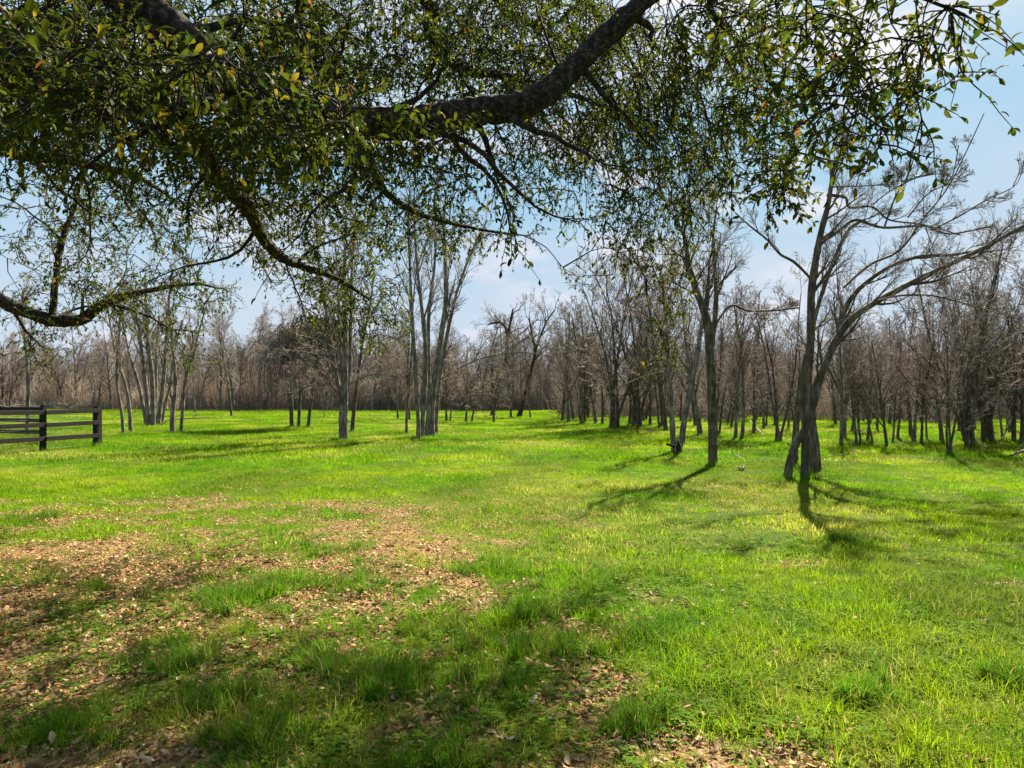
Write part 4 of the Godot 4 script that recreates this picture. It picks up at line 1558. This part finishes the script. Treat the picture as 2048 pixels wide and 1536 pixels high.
func small_things() -> void:
	# the dark stump with stripped roots between the forked pair
	var p := on_ground(1354, 906)
	var t := thing("tree_stump", "dark rotten stump with a pale stripped root, between two grey trunks", "stump", "", p)
	var s := Shape.new()
	s.tube(curve([Vector3(0, -0.1, 0), Vector3(0.01, 0.15, 0), Vector3(0.03, 0.32, 0.02), Vector3(0.05, 0.44, 0.02)], 4), spread_radii([0.17, 0.13, 0.11, 0.05], 4), 12, fine, 0.5, 9.0)
	put("stump", s.mesh(M.rot), t)
	s = Shape.new()
	s.tube(curve([Vector3(-0.10, 0.0, 0.17), Vector3(-0.09, 0.2, 0.16), Vector3(-0.04, 0.36, 0.13), Vector3(0.03, 0.45, 0.1), Vector3(0.06, 0.34, 0.15), Vector3(0.11, 0.2, 0.16), Vector3(0.1, 0.0, 0.18)], 4), spread_radii([0.014, 0.015, 0.016, 0.02, 0.017, 0.015, 0.012], 4), 6)
	put("stripped_root", s.mesh(M.pale_wood), t)
	s = Shape.new()
	s.tube(curve([Vector3(-0.05, 0.22, 0.08), Vector3(-0.2, 0.27, 0.1), Vector3(-0.36, 0.31, 0.1)], 3), spread_radii([0.05, 0.04, 0.032], 3), 7, fine, 0.3, 9.0)
	put("snag", s.mesh(M.rot), t)
	# scrap in the grass
	p = on_ground(1485, 942)
	s = Shape.new()
	var g := 6
	var grid := []
	for j in g:
		for i in g:
			grid.append(Vector3((i - 2.5) * 0.03 + R(-0.012, 0.012), 0.05 + R(-0.03, 0.04), (j - 2.5) * 0.026 + R(-0.01, 0.01)))
	for j in g - 1:
		for i in g - 1:
			s.tri(grid[j * g + i], grid[j * g + i + 1], grid[(j + 1) * g + i])
			s.tri(grid[j * g + i + 1], grid[(j + 1) * g + i + 1], grid[(j + 1) * g + i])
	var o := put("paper_scrap", s.mesh(M.scrap))
	o.position = p
	o.rotation.x = -0.3
	tag(o, "small crumpled white scrap lying in the grass between two trees", "scrap")
	stick("fallen_stick", "short pale stick lying in the grass left of the white scrap", "stick", "sticks on the ground", [[1470, 911, 0.05], [1479, 916, 0.07], [1489, 921, 0.05]], [0.012, 0.011, 0.007], M.pale_wood)
	stick("fallen_stick", "thin curved twig in the dark foreground grass below the largest tussock", "stick", "sticks on the ground", [[895, 1375, 0.07], [918, 1386, 0.065], [932, 1398, 0.05], [941, 1425, 0.045], [958, 1437, 0.04], [985, 1455, 0.03], [1003, 1470, 0.02], [1025, 1480, 0.01]], [0.0012, 0.0016, 0.002, 0.0026, 0.0028, 0.003, 0.0034, 0.0036], M.brown, [[0.7, Vector3(-0.25, 0.0, 0.02)], [0.35, Vector3(0.12, 0.03, -0.05)]])
	stick("fallen_stick", "straight dry stalk lying on leaves left of the shaded tussocks", "stick", "sticks on the ground", [[690, 1372, 0.02], [735, 1385, 0.03]], [0.003, 0.002], M.pale_wood)
	stick("fallen_branch", "long dark branch lying on the grass at the right edge", "branch", "branches on the ground", [[2022, 913, 0.06], [2040, 911, 0.12], [2075, 906, 0.2], [2120, 902, 0.12]], [0.03, 0.04, 0.045, 0.03], M.brown, [[0.2, Vector3(0.7, 0.55, -0.2)], [0.5, Vector3(0.5, 0.45, 0.3)]])
	stick("fallen_branch", "dark branch sloping to the ground right of the nest tree", "branch", "branches on the ground", [[1951, 885, 0.15], [1962, 893, 0.08], [1983, 901, 0.05]], [0.035, 0.03, 0.02], M.brown)
	stick("fallen_branch", "curved dark branch rising from the grass, far right of the wood", "branch", "branches on the ground", [[1993, 891, 0.03], [2008, 886, 0.3], [2020, 884, 0.9], [2028, 884, 1.5]], [0.03, 0.028, 0.022, 0.015], M.brown)
	stick("fallen_branch", "pale broken branch lying between pair and single trunk in the right wood", "branch", "branches on the ground", [[1500, 856, 0.5], [1512, 864, 0.3], [1527, 871, 0.05]], [0.02, 0.025, 0.02], M.pale_wood, [[0.6, Vector3(0.5, 0.9, 0.1)]])
	stick("fallen_branch", "short dark limb on the grass, middle of the right wood front", "branch", "branches on the ground", [[1794, 886, 0.1], [1802, 889, 0.06], [1812, 893, 0.03]], [0.025, 0.025, 0.018], M.brown)
	stick("bowed_sapling", "thin dead sapling bowed over the grass beside the crossing clump", "sapling", "", [[1640, 921, 0.02], [1665, 921, 0.1], [1690, 919, 0.12], [1705, 918, 0.15], [1706, 912, 0.5]], [0.01, 0.01, 0.009, 0.008, 0.005], M.brown, [[0.4, Vector3(0.1, 0.6, 0.1)], [0.6, Vector3(0.3, 0.5, 0)], [0.8, Vector3(-0.1, 0.6, 0.2)]])
	# dark bundles caught in the branches
	nest(at(1946, 748, 23.9), 0.36, "dark ragged squirrel nest wrapped round a trunk in the right wood", "nest", 230)
	nest(at(1712, 341, 14.5), 0.16, "small flat twig nest high in the nearest right tree", "nest", 130)
	log_pile()


func nest(p: Vector3, r: float, label: String, called: String, count: int) -> void:
	var s := Shape.new()
	for i in count:
		var a := any_dir()
		a.y *= 0.55
		var q := a * r * R(0.2, 0.9)
		var d := (any_dir() + Vector3(R(-1, 1), -0.2, R(-1, 1)) * 0.4).normalized() * r * R(0.4, 1.0)
		s.tube(PackedVector3Array([q - d * 0.5, q + any_dir() * r * 0.1, q + d * 0.5]), PackedFloat32Array([0.006, 0.009, 0.004]), 3)
	var o := put(called, s.mesh(M.vine))
	o.position = p
	tag(o, label, "nest")


func log_pile() -> void:
	var spots := [[12, 816], [28, 817], [44, 815], [60, 817], [70, 815], [88, 816], [102, 817], [118, 816], [132, 818], [150, 818], [166, 818], [178, 819]]
	for k in spots.size():
		var p := at(spots[k][0], HZ, 122.0 + R(-3, 3))
		p.y = gh(p.x, p.z)
		var t := thing("felled_log", "pale felled log in the brush heap behind the fence, %s from the left" % ordinal(k + 1), "log", "felled logs before the far left woods", p)
		var a := R(-0.4, 0.4)
		var l := R(1.4, 2.6)
		var y := R(0.2, 1.0)
		var s := Shape.new()
		s.tube(PackedVector3Array([Vector3(-l * 0.5, y - sin(a) * l * 0.5, R(-0.3, 0.3)), Vector3(0, y, 0), Vector3(l * 0.5, y + sin(a) * l * 0.5, R(-0.3, 0.3))]), PackedFloat32Array([0.11, 0.10, 0.07]), 8, fine, 0.2, 4.0)
		put("log", s.mesh(M.pale_wood), t)
		s = Shape.new()
		for i in 26:
			var q := Vector3(R(-l, l) * 0.7, R(0, y + 0.3), R(-0.6, 0.6))
			var d := (any_dir() + Vector3(R(-1, 1), 0.3, 0)).normalized()
			var e := q + d * R(0.5, 1.6)
			s.tube(PackedVector3Array([q, q.lerp(e, 0.5) + any_dir() * 0.12, e]), PackedFloat32Array([0.035, 0.025, 0.01]), 3)
		for i in 5:
			var q := Vector3(R(-l, l) * 0.5, -0.05, R(-0.3, 0.3))
			s.tube(PackedVector3Array([q, Vector3(q.x * 0.8, y, 0)]), PackedFloat32Array([0.05, 0.04]), 4)
		put("branch_stubs", s.mesh(M.pale_wood if k % 3 == 0 else M.twig), t).set_meta("kind", "stuff")


func _ready() -> void:
	rng.seed = 20240307
	noise.seed = 2
	noise.frequency = 0.12
	noise.fractal_octaves = 3
	patch.seed = 8
	patch.frequency = 0.33
	patch.fractal_octaves = 3
	fine.seed = 5
	fine.frequency = 0.9
	fine.fractal_octaves = 3
	setting_light()
	materials()
	ground()
	field_trees()
	woods()
	oak()
	fence()
	tussocks()
	small_things()
	leaf_litter()
	weeds()
	grass()
	rough_grass()
